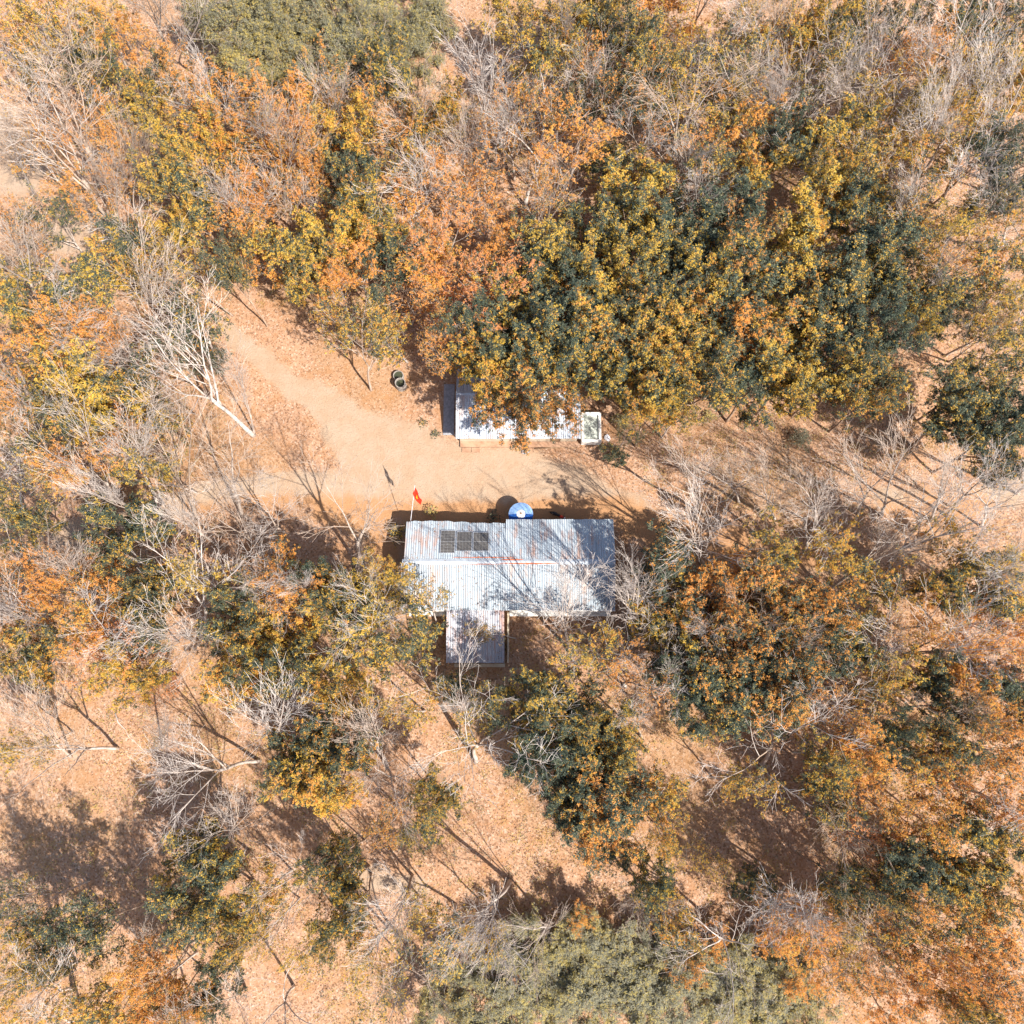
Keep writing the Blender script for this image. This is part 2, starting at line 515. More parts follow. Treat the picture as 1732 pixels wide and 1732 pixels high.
# fallen leaves over the plantation floor
n = 95000
X = rs.uniform(-50, 50, n); Y = rs.uniform(-32, 66, n)
keep = (sand_mask(X, Y) < 0.35 + rs.rand(n) * 0.3) & (rs.rand(n) < 0.35 + lattice_noise(X, Y, 0.3, 11))
hut_x0, hut_x1 = at(681, 1000, 2.7).x, at(1037, 1000, 2.7).x
X, Y = X[keep], Y[keep]; n = len(X)
C = np.stack([X, Y, ground_z(X, Y) + 0.02 + rs.rand(n) * 0.03], -1)
V = leaf_quads(C, rs.rand(n) * 6.28, rs.uniform(-.1, .45, n), rs.uniform(.09, .2, n), rs.uniform(.05, .1, n), rs.uniform(-.5, .5, n))
me = leaf_mesh('leaf_litter', V, rs.rand(n, 3), [M['litter']])
o = bpy.data.objects.new('leaf_litter', me); COL.objects.link(o); o.color = (0.28, 0.35, 0.4, 1)
tag(o, 'dry pinkish brown fallen leaves covering the plantation floor', None, None, 'stuff')

# low weeds and seedlings between the trunks
n = 13000
X = rs.uniform(-50, 50, n); Y = rs.uniform(-32, 66, n)
dens = lattice_noise(X, Y, 0.16, 21) * 0.6 + lattice_noise(X, Y, 0.5, 22) * 0.5
pxs = np.array([photo_xy((a, b, 0)) for a, b in zip(X, Y)])
clear = (pxs[:, 0] > 380) & (pxs[:, 0] < 1090) & (pxs[:, 1] > 520) & (pxs[:, 1] < 1060)
keep = (dens > 0.44) & (sand_mask(X, Y) < 0.1) & ~clear
X, Y = X[keep], Y[keep]; n = len(X)
k = 16
CX, CY = np.repeat(X, k), np.repeat(Y, k); nn = n * k
hgt = np.repeat(rs.uniform(.1, .9, n) ** 1.3, k); sp = np.repeat(rs.uniform(.25, .7, n), k)
CX = CX + rs.normal(0, 1, nn) * sp * .6; CY = CY + rs.normal(0, 1, nn) * sp * .6
C = np.stack([CX, CY, ground_z(CX, CY) + rs.rand(nn) * hgt + 0.05], -1)
V = leaf_quads(C, rs.rand(nn) * 6.28, rs.uniform(-.3, .6, nn), rs.uniform(.10, .2, nn), rs.uniform(.03, .07, nn))
at3 = rs.rand(nn, 3); at3[:, 0] = np.repeat(rs.rand(n), k)
me = leaf_mesh('undergrowth', V, at3, [M['fine']])
o = bpy.data.objects.new('undergrowth', me); COL.objects.link(o); o.color = (0.25, 0.45, 0.0, 1)
tag(o, 'sparse low olive and yellow weeds between the trees', None, None, 'stuff')


# ------------------------------------------------------------------ tree prototypes
def grow(seed, H=14.0, fork=0.34, limbs=4, tilt=(10, 26), sub=(6, 5, 3), ang=(28, 48), up=0.25, crook=0.12, ratio=(.62, .58, .55), lim_len=0.62, nodes=(7, 5, 4, 3)):
    rg = random.Random(seed)
    br = []                                         # (level, pts, radii)

    def perp(d):
        a = Vector((rg.gauss(0, 1), rg.gauss(0, 1), rg.gauss(0, 1)))
        return (a - d * a.dot(d)).normalized()

    def branch(level, p, d, ln, r0, r1, nn):
        pts, rad = [p.copy()], [r0]
        dd = d.copy()
        for i in range(nn):
            dd = (dd + perp(dd) * crook * rg.uniform(.4, 1.3) + Vector((0, 0, up * (0.5 if level < 2 else .35)))).normalized()
            p = p + dd * (ln / nn)
            pts.append(p.copy()); rad.append(r0 + (r1 - r0) * ((i + 1) / nn) ** 0.8)
        br.append((level, pts, rad))
        return pts, rad

    def sample(pts, rad, t):
        x = t * (len(pts) - 1); i = min(int(x), len(pts) - 2); f = x - i
        return pts[i].lerp(pts[i + 1], f), (pts[i + 1] - pts[i]).normalized(), rad[i] + (rad[i + 1] - rad[i]) * f

    def rec(level, pts, rad, ln):
        if level > 3: return
        cnt = sub[level - 1]
        for i in range(cnt):
            t = 0.22 + 0.76 * (i + rg.random() * .8) / cnt
            p, d, r = sample(pts, rad, min(t, .98))
            a = R(rg.uniform(*ang))
            nd = (d * math.cos(a) + perp(d) * math.sin(a)).normalized()
            if nd.z < -0.15: nd.z *= -0.3; nd.normalize()
            l2 = ln * ratio[level - 1] * rg.uniform(.65, 1.2) * (1.1 - 0.45 * t)
            r2 = max(r * (0.60 if level < 3 else .52), 0.012)
            q, qr = branch(level + 1, p, nd, l2, r2, max(r2 * .38, 0.010), nodes[level])
            rec(level + 1, q, qr, l2)

    hf = H * fork * rg.uniform(.9, 1.1)
    lean = Vector((rg.uniform(-.05, .05), rg.uniform(-.05, .05), 1)).normalized()
    tp, tr = branch(0, Vector((0, 0, -0.15)), lean, hf, 0.17, 0.135, 6)
    tr[0] = 0.24; tr[1] = 0.18
    az0 = rg.random() * 6.28
    for i in range(limbs):
        a = az0 + 6.28 * i / limbs + rg.uniform(-.5, .5)
        ti = R(rg.uniform(*tilt))
        d = Vector((math.sin(ti) * math.cos(a), math.sin(ti) * math.sin(a), math.cos(ti)))
        t = 1.0 if i < 2 else rg.uniform(.75, .98)
        p, _, r = sample(tp, tr, t)
        ln = H * lim_len * rg.uniform(.8, 1.08)
        q, qr = branch(1, p, d, ln, 0.10 * rg.uniform(.8, 1.05), 0.022, nodes[0])
        rec(1, q, qr, ln)
    return br


def split_tree(br, lv_trunk, lv_crown_min=None, kmap=(8, 6, 5, 3, 3), boost=1.0):
    a, b = MB(), MB()
    for lv, pts, rad in br:
        t = a if lv <= lv_trunk else b
        t.tube(pts, [r * (boost if lv > 1 else 1) for r in rad], kmap[lv], 0, lv == 0)
    return a, b


def tips_of(br, levels, zmin=0.0):
    P = []
    for lv, pts, rad in br:
        if lv in levels:
            for i in range(1, len(pts)):
                w_ = i / (len(pts) - 1)
                P.append((*pts[i], w_))
    P = np.array(P)
    return P[P[:, 2] > zmin]


def crown_leaves(br, seed, per, m, frac, Ls, jit, levels=(3, 4), thin=0.0):
    r = np.random.RandomState(seed)
    P = tips_of(br, levels, 3.0)
    keep = r.rand(len(P)) < frac * (0.25 + 0.75 * P[:, 3])
    # clumps and gaps: drop whole pockets
    g = lattice_noise(P[:, 0] + P[:, 2] * .4, P[:, 1] - P[:, 2] * .3, 0.8, seed)
    keep &= g > thin
    P = P[keep][:, :3]
    C = np.repeat(P, per, 0); C = C + r.normal(0, jit, C.shape)
    nc = len(C)
    cr = r.rand(nc); cz = r.rand(nc)
    Q = np.repeat(C, m, 0) + r.normal(0, jit * .25, (nc * m, 3)); nq = len(Q)
    yaw = r.rand(nq) * 6.28; pitch = r.uniform(-.35, .55, nq)
    Ln = r.uniform(Ls[0], Ls[1], nq); Wd = Ln * r.uniform(.38, .55, nq)
    V = leaf_quads(Q, yaw, pitch, Ln, Wd, r.uniform(-.45, .45, nq))
    att = np.stack([np.repeat(cr, m) * .7 + r.rand(nq) * .3, r.rand(nq), np.repeat(cz, m) * .6 + r.rand(nq) * .4], -1)
    return V, att


PROTO = {}


def register(kind, trunk_mb, crown_mesh, br, trunk_mat):
    me = bpy.data.meshes.new('trunk')
    me.from_pydata(trunk_mb.v, [], trunk_mb.f); me.materials.append(trunk_mat)
    me.polygons.foreach_set('use_smooth', [True] * len(trunk_mb.f)); me.update()
    P = tips_of(br, (3, 4))
    c = P[:, :3].mean(0)
    rad = np.percentile(np.hypot(P[:, 0] - c[0], P[:, 1] - c[1]), 88)
    top = np.percentile(P[:, 2], 97)
    PROTO.setdefault(kind, []).append(dict(trunk=me, crown=crown_mesh, c=Vector(c), r=rad, top=top))


def mk(kind, seed, leafargs, lv_trunk, mats, **g):
    boost = g.pop('boost', 1.0)
    br = grow(seed, **g)
    tm, cm = split_tree(br, lv_trunk, boost=boost)
    if leafargs:
        V, att = crown_leaves(br, seed + 50, **leafargs)
        cmesh = leaf_mesh('crown', V, att, [mats[0], mats[1]], cm)
    else:
        cmesh = bpy.data.meshes.new('crown'); cmesh.from_pydata(cm.v, [], cm.f); cmesh.materials.append(mats[0]); cmesh.update()
    register(kind, tm, cmesh, br, mats[0])


BP, BB = M['bark_pale'], M['bark_brown']
for s_ in range(5):      # thick leafy crowns
    mk('dense', 100 + s_, dict(per=3, m=8, frac=.95, Ls=(.14, .23), jit=.19, thin=.20), 1, (BB, M['leaf']),
       H=13.5, fork=.36, limbs=5, tilt=(14, 40), sub=(6, 5, 2), boost=.9, up=.16, ang=(32, 58), lim_len=.52, ratio=(.60, .58, .55))
for s_ in range(5):      # open leafy crowns, pale twigs showing
    mk('open', 200 + s_, dict(per=2, m=7, frac=.70, Ls=(.14, .23), jit=.17, thin=.28), 1, (BP, M['leaf']),
       H=14, fork=.36, limbs=4, tilt=(14, 38), sub=(6, 5, 3), up=.18, ang=(30, 55), lim_len=.55, boost=.85)
for s_ in range(5):      # nearly bare crowns with scattered leaves
    mk('sparse', 300 + s_, dict(per=1, m=6, frac=.75, Ls=(.13, .23), jit=.16, thin=.22), 1, (BP, M['leaf']),
       H=14, fork=.36, limbs=4, tilt=(14, 38), sub=(6, 5, 3), up=.18, ang=(28, 50), lim_len=.56, boost=.9, crook=.09)
for s_ in range(7):      # leafless
    mk('bare', 400 + s_, None, 1, (BP,), H=14.5, fork=(.34, .46, .38, .50, .42, .36, .54)[s_], limbs=(3, 4, 5, 3, 4, 3, 3)[s_], tilt=((8, 27), (6, 17), (14, 34), (5, 15), (12, 36), (6, 20), (7, 20))[s_], sub=((7, 6, 4), (8, 5, 4), (6, 6, 3), (7, 7, 3), (6, 5, 4), (9, 5, 4), (6, 6, 4))[s_], up=(.14, .2, .08, .18, .04, .14, .1)[s_],
       ang=((20, 42), (18, 36), (26, 50), (16, 34), (30, 58), (20, 40), (24, 46))[s_], lim_len=(.66, .60, .58, .58, .55, .66, .54)[s_], crook=(.09, .07, .12, .07, .16, .09, .11)[s_], boost=.88)
for s_ in range(4):      # fine grey-green foliage
    mk('fine', 500 + s_, dict(per=4, m=9, frac=.95, Ls=(.09, .17), jit=.24, thin=.12), 1, (BB, M['fine']),
       H=11, fork=.25, limbs=5, tilt=(18, 48), sub=(6, 5, 3), up=.12, ang=(34, 60), lim_len=.55)

# obj.color = (share of green, share of orange among the warm leaves, redness)
CODE = {
    'G': ('dense', (0.70, 0.22, 0.05)), 'Y': ('dense', (0.53, 0.30, 0.0)), 'y': ('open', (0.47, 0.35, 0.0)),
    'O': ('open', (0.33, 0.80, 0.15)), 'M': ('dense', (0.60, 0.75, 0.25)), 'o': ('sparse', (0.28, 0.72, 0.3)),
    'R': ('sparse', (0.18, 0.9, 0.85)), 'K': ('open', (0.62, 0.15, 0.0)), 'k': ('sparse', (0.45, 0.25, 0.0)),
    'F': ('fine', (0.62, 0.05, 0.0)), 'E': ('open', (0.75, 0.2, 0.0)),
}
NAMES = {
    'G': ('broadleaf_tree', 'dark green leafy tree'), 'Y': ('broadleaf_tree', 'thick yellow-green leafy tree'),
    'y': ('broadleaf_tree', 'loose yellow-leaved tree'), 'O': ('broadleaf_tree', 'orange-leaved tree'),
    'M': ('broadleaf_tree', 'thick tree of green and rust leaves'), 'o': ('broadleaf_tree', 'thin tree with scattered orange leaves'),
    'R': ('broadleaf_tree', 'thin tree with reddish leaves'), 'K': ('broadleaf_tree', 'olive green tree'),
    'k': ('broadleaf_tree', 'thin twiggy olive tree'), 'F': ('fine_leaved_tree', 'feathery grey-green tree'),
    'E': ('broadleaf_tree', 'open blue-green tree'), 'B': ('bare_tree', 'leafless pale-branched tree'),
}

# leafy trees: code, photo x, y of the crown's middle, crown radius in photo pixels [, base x, y]
LEAFY = '''
y 38 64 48|y 152 25 46|Y 152 114 38|O 203 269 40|O 292 122 42|Y 249 140 42|Y 241 190 38|Y 325 241 52|O 381 152 56|G 292 292 40|O 355 210 40
O 140 330 38|G 330 343 48|E 76 368 44|O 25 381 34|o 51 241 40|Y 292 394 32|E 216 406 36|O 394 381 44|o 100 200 45|y 60 120 40|O 200 60 40|y 90 20 44
o 15 20 40|O 180 200 36|O 420 330 40|O 400 260 44
F 400 20 56|F 455 25 56|F 515 20 56|F 575 22 56|F 635 20 54|F 695 22 54|F 425 78 50|F 480 85 54|F 535 82 54|F 592 75 50|F 645 70 46|F 700 85 44|F 460 125 42|F 510 130 38|F 735 20 40|F 340 20 30
O 468 254 56|O 519 305 44|Y 582 216 48|O 557 142 46|O 596 100 20|Y 660 130 44|G 595 275 44|G 595 325 42|Y 582 381 54|G 544 368 38|o 684 368 60
O 646 229 44|Y 747 193 40|o 811 330 55|O 849 419 40|O 455 178 50|G 633 381 42|o 710 190 60|y 684 279 50|O 500 200 44|o 640 180 50|O 530 250 40|o 760 280 50|R 760 400 50
O 440 420 44|Y 500 430 40|R 700 430 50
Y 1025 13 38|Y 975 30 46|G 1058 51 44|O 1114 25 50|y 1089 80 40|O 1000 109 54|M 1076 165 52|K 1241 127 58|O 1266 216 58|G 1236 175 36|Y 1060 330 60|Y 1072 400 58
G 1241 368 58|G 1165 390 52|o 974 254 58|Y 1000 381 50|G 1101 127 44|G 1025 267 30|O 885 420 44|y 1266 25 48|Y 1276 277 44|k 1150 60 55|k 900 60 55|y 860 30 50|K 930 100 44|O 900 180 50|o 860 200 55|o 905 330 45|k 1180 150 60|o 1150 240 60|G 990 180 34|K 1200 270 44
Y 1381 38 44|Y 1449 45 46|k 1520 152 60|Y 1406 229 48|Y 1405 290 38|G 1325 229 46|G 1457 315 46|y 1610 114 50|Y 1559 183 34|G 1686 254 46|G 1698 310 48|y 1533 356 48|Y 1368 381 62
G 1470 385 62|k 1673 356 50|y 1711 370 42|G 1648 25 50|O 1546 89 44|O 1307 206 30|y 1317 64 48|K 1406 120 48|k 1711 178 50|y 1500 240 50|G 1700 60 50|y 1600 260 44|k 1470 180 50|K 1560 20 46|y 1640 190 44
O 152 582 50|O 76 587 56|O 165 540 34|Y 178 671 66|Y 110 640 50|O 25 640 50|Y 25 501 46|K 140 481 54|E 317 544 46|E 285 585 38|Y 216 455 42|O 64 537 34|E 356 608 30|y 317 465 44|G 394 455 34
G 241 709 40|G 89 725 42|o 190 747 46|K 250 790 46|o 102 800 50|O 38 700 40|Y 225 645 36|O 110 560 38|k 60 790 40
Y 216 898 54|O 178 974 44|Y 241 987 44|G 241 1030 36|O 152 1063 44|Y 216 1139 44|E 76 1089 34|Y 38 1114 48|y 33 1266 34|Y 25 873 44|O 25 974 44|G 241 1076 38|R 190 1090 50|R 274 1152 24|Y 406 1038 48|Y 420 1120 54|o 40 1040 40|O 90 990 36|k 320 980 40
G 330 1444 46|Y 343 1508 56|K 355 1559 54|G 400 1559 40|E 25 1540 44|E 89 1580 44|E 155 1565 44|O 254 1640 54|O 240 1690 50|y 165 1711 46|K 89 1640 44|y 13 1711 50|G 355 1673 36|G 270 1724 40|y 30 1620 44|O 310 1700 40|k 430 1600 34
Y 560 1457 34|Y 582 1508 44|G 570 1571 34|K 735 1376 36|K 697 1419 24|Y 735 1338 34|k 760 1600 50|y 443 1520 34|k 608 1622 38|k 811 1580 34|o 660 1390 34|k 690 1560 40|k 640 1690 40|k 520 1600 34
F 880 1610 44|F 930 1625 46|F 985 1595 44|F 1015 1640 46|F 945 1680 50|F 1005 1700 50|F 1065 1625 46|F 1095 1680 50|F 1155 1625 46|F 1205 1660 50|F 1255 1630 44|F 1305 1665 50|F 1125 1720 50|F 1240 1715 50|F 1300 1725 50|F 1365 1710 46|F 885 1690 50|F 820 1700 46|F 770 1660 40|F 740 1710 44|F 840 1640 34|F 1350 1620 34|O 985 1555 20|O 1170 1640 26|y 1140 1560 34|O 1210 1590 26
Y 1105 1490 34|M 1040 1343 58|G 955 1360 44|M 1015 1400 50|G 980 1320 48|G 1030 1440 30|y 1266 1330 38|y 1114 1343 40|G 1271 1500 28|k 1190 1457 34|y 1130 1420 34
O 1610 1330 60|O 1571 1406 50|R 1470 1406 56|Y 1597 1440 50|Y 1394 1330 46|G 1655 1320 44|O 1711 1368 56|Y 1660 1414 46|G 1508 1480 44|G 1559 1475 46|Y 1622 1470 46|G 1673 1508 56|G 1444 1495 38|O 1533 1530 46
O 1368 1556 54|O 1330 1600 46|y 1432 1569 46|y 1482 1569 44|K 1571 1569 50|O 1673 1594 56|G 1715 1610 46|O 1520 1620 50|o 1571 1673 50|O 1673 1660 50|O 1725 1700 50|G 1635 1711 40|O 1520 1711 46|O 1356 1670 30|o 1420 1640 40|O 1460 1640 36|O 1600 1640 40|o 1440 1330 40|O 1530 1360 40
Y 1635 987 58|Y 1700 992 48|O 1622 1025 36|O 1600 1050 40|O 1648 1127 56|y 1520 1139 46|G 1584 1150 42|O 1648 1190 44|y 1480 1165 38|G 1513 1241 34|G 1660 1225 44|O 1711 1228 54|y 1559 1276 50|O 1686 1289 54|G 1703 1165 44|y 1406 924 40|y 1317 924 44|Y 1444 1089 38|y 1610 918 44|o 1406 1228 50|G 1610 1246 44|O 1711 1060 50|o 1540 1070 40|y 1470 1000 44|y 1560 990 44|O 1460 1270 44|y 1400 1290 38
Y 1310 455 56|G 1385 490 58|Y 1320 540 56|Y 1385 580 56|G 1440 545 54|G 1440 470 54|Y 1500 470 50|Y 1460 620 52|G 1400 650 52|Y 1330 635 52|Y 1475 670 44|G 1500 580 46|Y 1559 532 36|E 1597 527 38|K 1571 488 50|y 1711 582 58|y 1698 530 48|K 1673 557 44
G 1648 640 48|y 1690 640 48|G 1630 700 52|G 1680 745 56|G 1718 690 50|G 1650 765 44|y 1720 740 40|y 1690 460 50|k 1645 500 46|Y 1718 125 44|K 1600 395 44|O 1728 445 42|y 1560 425 40|K 1650 120 40|o 1620 440 50|y 1540 560 40
M 1130 975 48|M 1180 1010 54|G 1140 1040 54|M 1205 1060 58|M 1255 1020 56|M 1305 1005 50|G 1175 1110 58|M 1235 1120 60|G 1155 1160 48|M 1300 1100 60|G 1205 1180 52|M 1350 1060 54|M 1355 1120 56|G 1270 1180 50|M 1330 1170 50|G 1390 1090 44|M 1400 1030 44|k 987 1095 48
M 962 1190 48|G 898 1178 42|G 936 1228 54|M 1000 1200 46|G 1038 1240 44|M 987 1266 54|G 1030 1285 50|G 910 1270 48|o 1080 1180 44|o 1050 1130 40
G 545 985 46|Y 582 1010 48|Y 493 1063 56|O 455 974 50|K 620 1076 64|K 697 1089 50|y 650 965 34|k 722 1005 38|y 815 1072 20|G 468 1134 50|Y 582 1165 44|Y 582 1203 48|Y 570 1260 54|G 519 1266 46|Y 515 1100 50|G 557 1225 44|K 770 1165 30|Y 560 1320 50|G 520 1310 40|k 650 1010 50|k 690 1210 40|k 800 1215 42|K 835 1200 32|O 500 1000 44
y 622 555 50 628 660|y 577 539 32|Y 525 455 44 548 560|R 786 519 60|R 836 455 54|O 735 455 48|y 655 560 40|G 653 450 40|o 690 493 48|o 740 560 40|o 770 590 40|O 560 470 34|O 610 440 44
Y 870 480 56|G 920 465 54|Y 890 540 56|G 850 570 52|G 960 520 56|Y 1000 465 54|Y 1045 450 50|Y 1010 540 56|G 1060 510 52|Y 930 590 54|G 980 600 54|Y 1030 600 54|G 1080 570 52|Y 1105 500 44|G 1140 430 50|G 1140 490 48|Y 1190 460 52|Y 1190 520 52|G 1245 475 54|M 1235 560 56|G 1180 580 52|Y 1130 560 52|Y 1130 620 52|Y 1080 640 50|G 1040 655 46|Y 1185 645 52|G 1235 620 52|Y 1275 650 48|M 1290 560 56|M 1255 420 52|G 880 635 54|M 865 690 50|M 888 712 44|M 935 690 34|M 935 655 46|Y 1100 690 36|y 1150 690 34|Y 820 620 44|G 800 560 46|G 950 430 44
K 1066 736 18|G 1036 770 18
'''
# leafless trees: base x, y, middle of the branch fan x, y, spread factor
BARE = '''
328 122 350 40 .9|290 110 268 15 1.1|185 345 108 150 1.25|192 380 60 180 1.25|205 388 188 290 .7|228 356 262 250 .7|240 440 262 360 .9|440 420 395 320 .9|292 240 285 195 .6|24 115 -10 20 .9
824 292 805 95 1.35|714 272 704 180 .95|732 365 712 300 .95|481 345 488 215 .9|506 398 480 330 .8|460 280 455 215 .7|850 290 860 200 .9
888 350 918 175 1.25|921 408 917 310 .8|962 112 958 20 .8|1128 300 1160 150 1.35|1120 325 1172 255 .8|1090 292 1085 225 .7|1165 375 1192 325 .7|1168 62 1200 0 .8|1040 80 1010 0 .7
1348 243 1375 100 1.0|1445 237 1510 60 1.0|1458 266 1500 120 1.05|1575 192 1610 40 1.2|1622 272 1675 110 1.35|1585 352 1635 250 .9|1690 332 1728 250 .8|1297 105 1308 20 .8|1325 255 1305 130 .8|1630 412 1630 350 .8|1497 432 1545 330 .7|1695 415 1725 330 .8|1420 90 1440 -20 .9|1680 120 1725 -10 .9
78 530 20 420 .9|85 527 35 400 .9|147 592 122 548 .9|428 735 278 510 1.35|430 733 398 625 .6|290 562 250 440 1.25|163 652 128 595 .7|332 880 280 740 1.0|275 875 220 740 1.0|192 850 130 745 1.0|272 882 165 825 .9|408 872 380 760 1.0|38 865 10 755 .9|330 700 290 685 .5
118 1062 10 1020 .9|76 1036 35 945 1.0|145 1032 108 955 .7|350 1072 318 985 1.1|436 926 385 872 .8|372 926 300 862 .8|195 1102 178 1065 .8|200 1266 70 1290 .9|120 1280 48 1190 .7|440 1286 300 1290 .9|396 1086 300 1075 .9|275 1265 290 1240 .6|15 1100 -10 1050 .7
122 1672 70 1640 .8|267 1582 295 1560 .6|140 1722 120 1700 .6|330 1715 300 1725 .6|415 1672 380 1700 .6|405 1410 395 1385 .7
697 1480 662 1555 .8|862 1490 832 1590 1.0|497 1668 475 1710 .7|655 1300 662 1330 .8|537 1446 520 1500 .7|690 1600 690 1680 .8|628 1477 620 1530 .5
1062 1456 1092 1530 .6|1424 1350 1438 1410 .7|1690 1360 1700 1385 .7|1325 1500 1325 1530 .8|1455 1540 1455 1585 .7|1356 1510 1366 1545 .7|1210 1560 1230 1640 .8|930 1560 900 1600 .7
1393 1003 1520 905 1.0|1535 1012 1680 930 1.0|1495 970 1620 870 1.0|1345 962 1390 870 .8|1480 1122 1462 1060 .7|1500 1118 1650 1075 1.1|1350 1100 1370 1070 .5|1290 1292 1285 1210 1.15|1605 612 1660 560 .6|1550 512 1600 445 .9
1490 872 1487 800 .9|1575 880 1590 800 .9|1600 872 1660 805 .9|1450 870 1435 800 .8|1310 878 1298 815 .9|1720 835 1740 770 .7|1370 330 1395 220 .9|1540 330 1580 190 1.0|1490 330 1515 210 .8|1660 300 1710 150 1.1|1410 250 1430 120 .9|1560 250 1590 120 .9|1230 250 1245 130 .9|1240 120 1255 20 .9|1000 220 1005 120 .9|790 330 785 230 .9|560 250 548 150 .8|620 160 612 80 .7|380 250 355 150 .9|60 330 10 230 .9|150 180 110 60 1.0|20 640 -15 590 .8|90 720 50 660 .8|240 650 200 600 .8|1640 1000 1715 960 .9|1600 1230 1660 1215 .7|1450 1200 1475 1170 .7|1700 560 1745 520 .8|1130 1060 1135 1010 .7|1240 1080 1255 1040 .7|1350 1200 1365 1175 .6|1385 890 1370 830 .7|1660 890 1700 830 .8
1188 952 1172 880 1.1|1190 1085 1195 1065 .5|963 1100 955 1010 1.0|1070 1090 1078 1000 .95|1058 1162 1058 1125 .8|1109 1180 1105 1145 .7|1086 1248 1070 1215 .6|1190 872 1150 800 .9|1250 850 1240 800 .7
612 972 596 855 1.1|455 1010 455 985 .7|476 1264 458 1200 .9|655 1296 638 1215 .95|805 1287 812 1200 1.1|640 1090 605 1030 .9|530 1010 505 985 .6|480 900 440 860 .8|780 1240 770 1190 .6
'''

HOUSES = [(at(675, 1000, 2).x, at(1043, 1000, 2).x, at(866, 1046, 1).y, at(866, 874, 2.5).y),
          (at(750, 1080, 2).x, at(866, 1080, 1).x, at(800, 1135, 1).y, at(866, 1040, 2).y),
          (at(765, 742, 2).x, at(1022, 742, 1).x, at(866, 762, 0).y, at(866, 606, 2).y)]


def clear_of_houses(b):
    for x0, x1, y0, y1 in HOUSES:
        if x0 < b.x < x1 and y0 < b.y < y1:
            if HOUSES[2][2] == y0: return Vector((b.x, y1 + .3, 0))        # behind the shed
            c = [(b.x - x0, (x0 - .3, b.y)), (x1 - b.x, (x1 + .3, b.y)), (b.y - y0, (b.x, y0 - .3))]
            p = min(c)[1]
            return Vector((p[0], p[1], 0))
    return b


rt = random.Random(77)
trees = []


def place_tree(code, kind, col, base, axis_len_vec, sxy, sz, idx):
    pr = PROTO[kind][idx % len(PROTO[kind])]
    name, desc = NAMES[code]
    root = bpy.data.objects.new(name, None); COL.objects.link(root); root.empty_display_size = .4
    q = Vector((0, 0, 1)).rotation_difference(axis_len_vec.normalized())
    spin = rt.random() * 6.28
    root.rotation_mode = 'QUATERNION'
    root.rotation_quaternion = q @ Quaternion((0, 0, 1), spin)
    root.scale = (sxy, sxy, sz)
    root.location = base
    for nm in ('trunk', 'crown'):
        o = bpy.data.objects.new(nm, pr[nm]); COL.objects.link(o); o.parent = root
        o.color = (*col, 1)
    mid = base + axis_len_vec.normalized() * pr['c'].z * sz
    trees.append((root, code, desc, photo_xy(mid)))
    return root


items = [t.split() for ln in LEAFY.strip().splitlines() for t in ln.split('|')]
kept = []
for it in items:                                   # crowns that would grow through one another are one crown
    x, y, r = map(float, it[1:4])
    if len(it) == 4 and r > 31 and it[0] != 'F' and any(len(k) == 4 and k[0] != 'F' and math.hypot(x - float(k[1]), y - float(k[2])) < 0.80 * (r + float(k[3])) / 2 * (1.0 if k[0] in 'oRk' or it[0] in 'oRk' else 1.12) for k in kept):
        continue
    kept.append(it)
print('leafy', len(items), len(kept), sum(k[0] == 'F' for k in kept))
items = kept
for i, it in enumerate(items):
    code = it[0]; px, py, r = map(float, it[1:4])
    kind, col = CODE[code]
    idx = rt.randrange(97)
    pr = PROTO[kind][idx % len(PROTO[kind])]
    small = r < 31 and len(it) < 5
    zc = (9.0 if kind != 'fine' else (6.5 if py < 1000 else 3.0)) * rt.uniform(.86, 1.14)
    if small: zc *= 0.5
    if (px, py) in ((1056, 728), (1036, 770)): zc = 1.6
    top = at(px, py, zc)
    rw = (at(px + r, py, zc) - top).length * 1.14
    if len(it) == 4 and (px, py) == (815, 1072): zc = 4.5; top = at(px, py, zc); small = True
    sxy = rw / pr['r']; sz = zc / pr['c'].z
    if len(it) > 4:
        base = at(float(it[4]), float(it[5]), 0)
    else:
        lean = min(zc * .09, 1.0)
        base = Vector((top.x + rt.uniform(-lean, lean), top.y + rt.uniform(-lean, lean), 0))
    base = clear_of_houses(base)
    ax = top - base
    jit_ = .20 if kind == 'dense' else .13
    c3 = tuple(max(0, v + rt.uniform(-jit_, jit_)) if v > 0 else 0 for v in col)
    # keep the trunks out of the houses
    place_tree(code, kind, c3, base, ax, sxy, sz * ax.length / zc, idx)

for i, t in enumerate([t for ln in BARE.strip().splitlines() for t in ln.split('|')]):
    bx, by, tx, ty, s = map(float, t.split())
    idx = i * 3 + (i // 7)
    pr = PROTO['bare'][idx % len(PROTO['bare'])]
    zt = pr['c'].z * rt.uniform(.9, 1.1) * (0.75 + 0.25 * min(s, 1.2))
    base, top = at(bx, by, 0), at(tx, ty, zt)
    base = clear_of_houses(base)
    ax = top - base
    h = math.hypot(ax.x, ax.y); mx = zt * 0.45
    if h > mx:
        ax = Vector((ax.x * mx / h, ax.y * mx / h, ax.z))
    sz = ax.length / pr['c'].z
    place_tree('B', 'bare', (0, 0, 0), base, ax, s * rt.uniform(.84, .96), sz, idx)

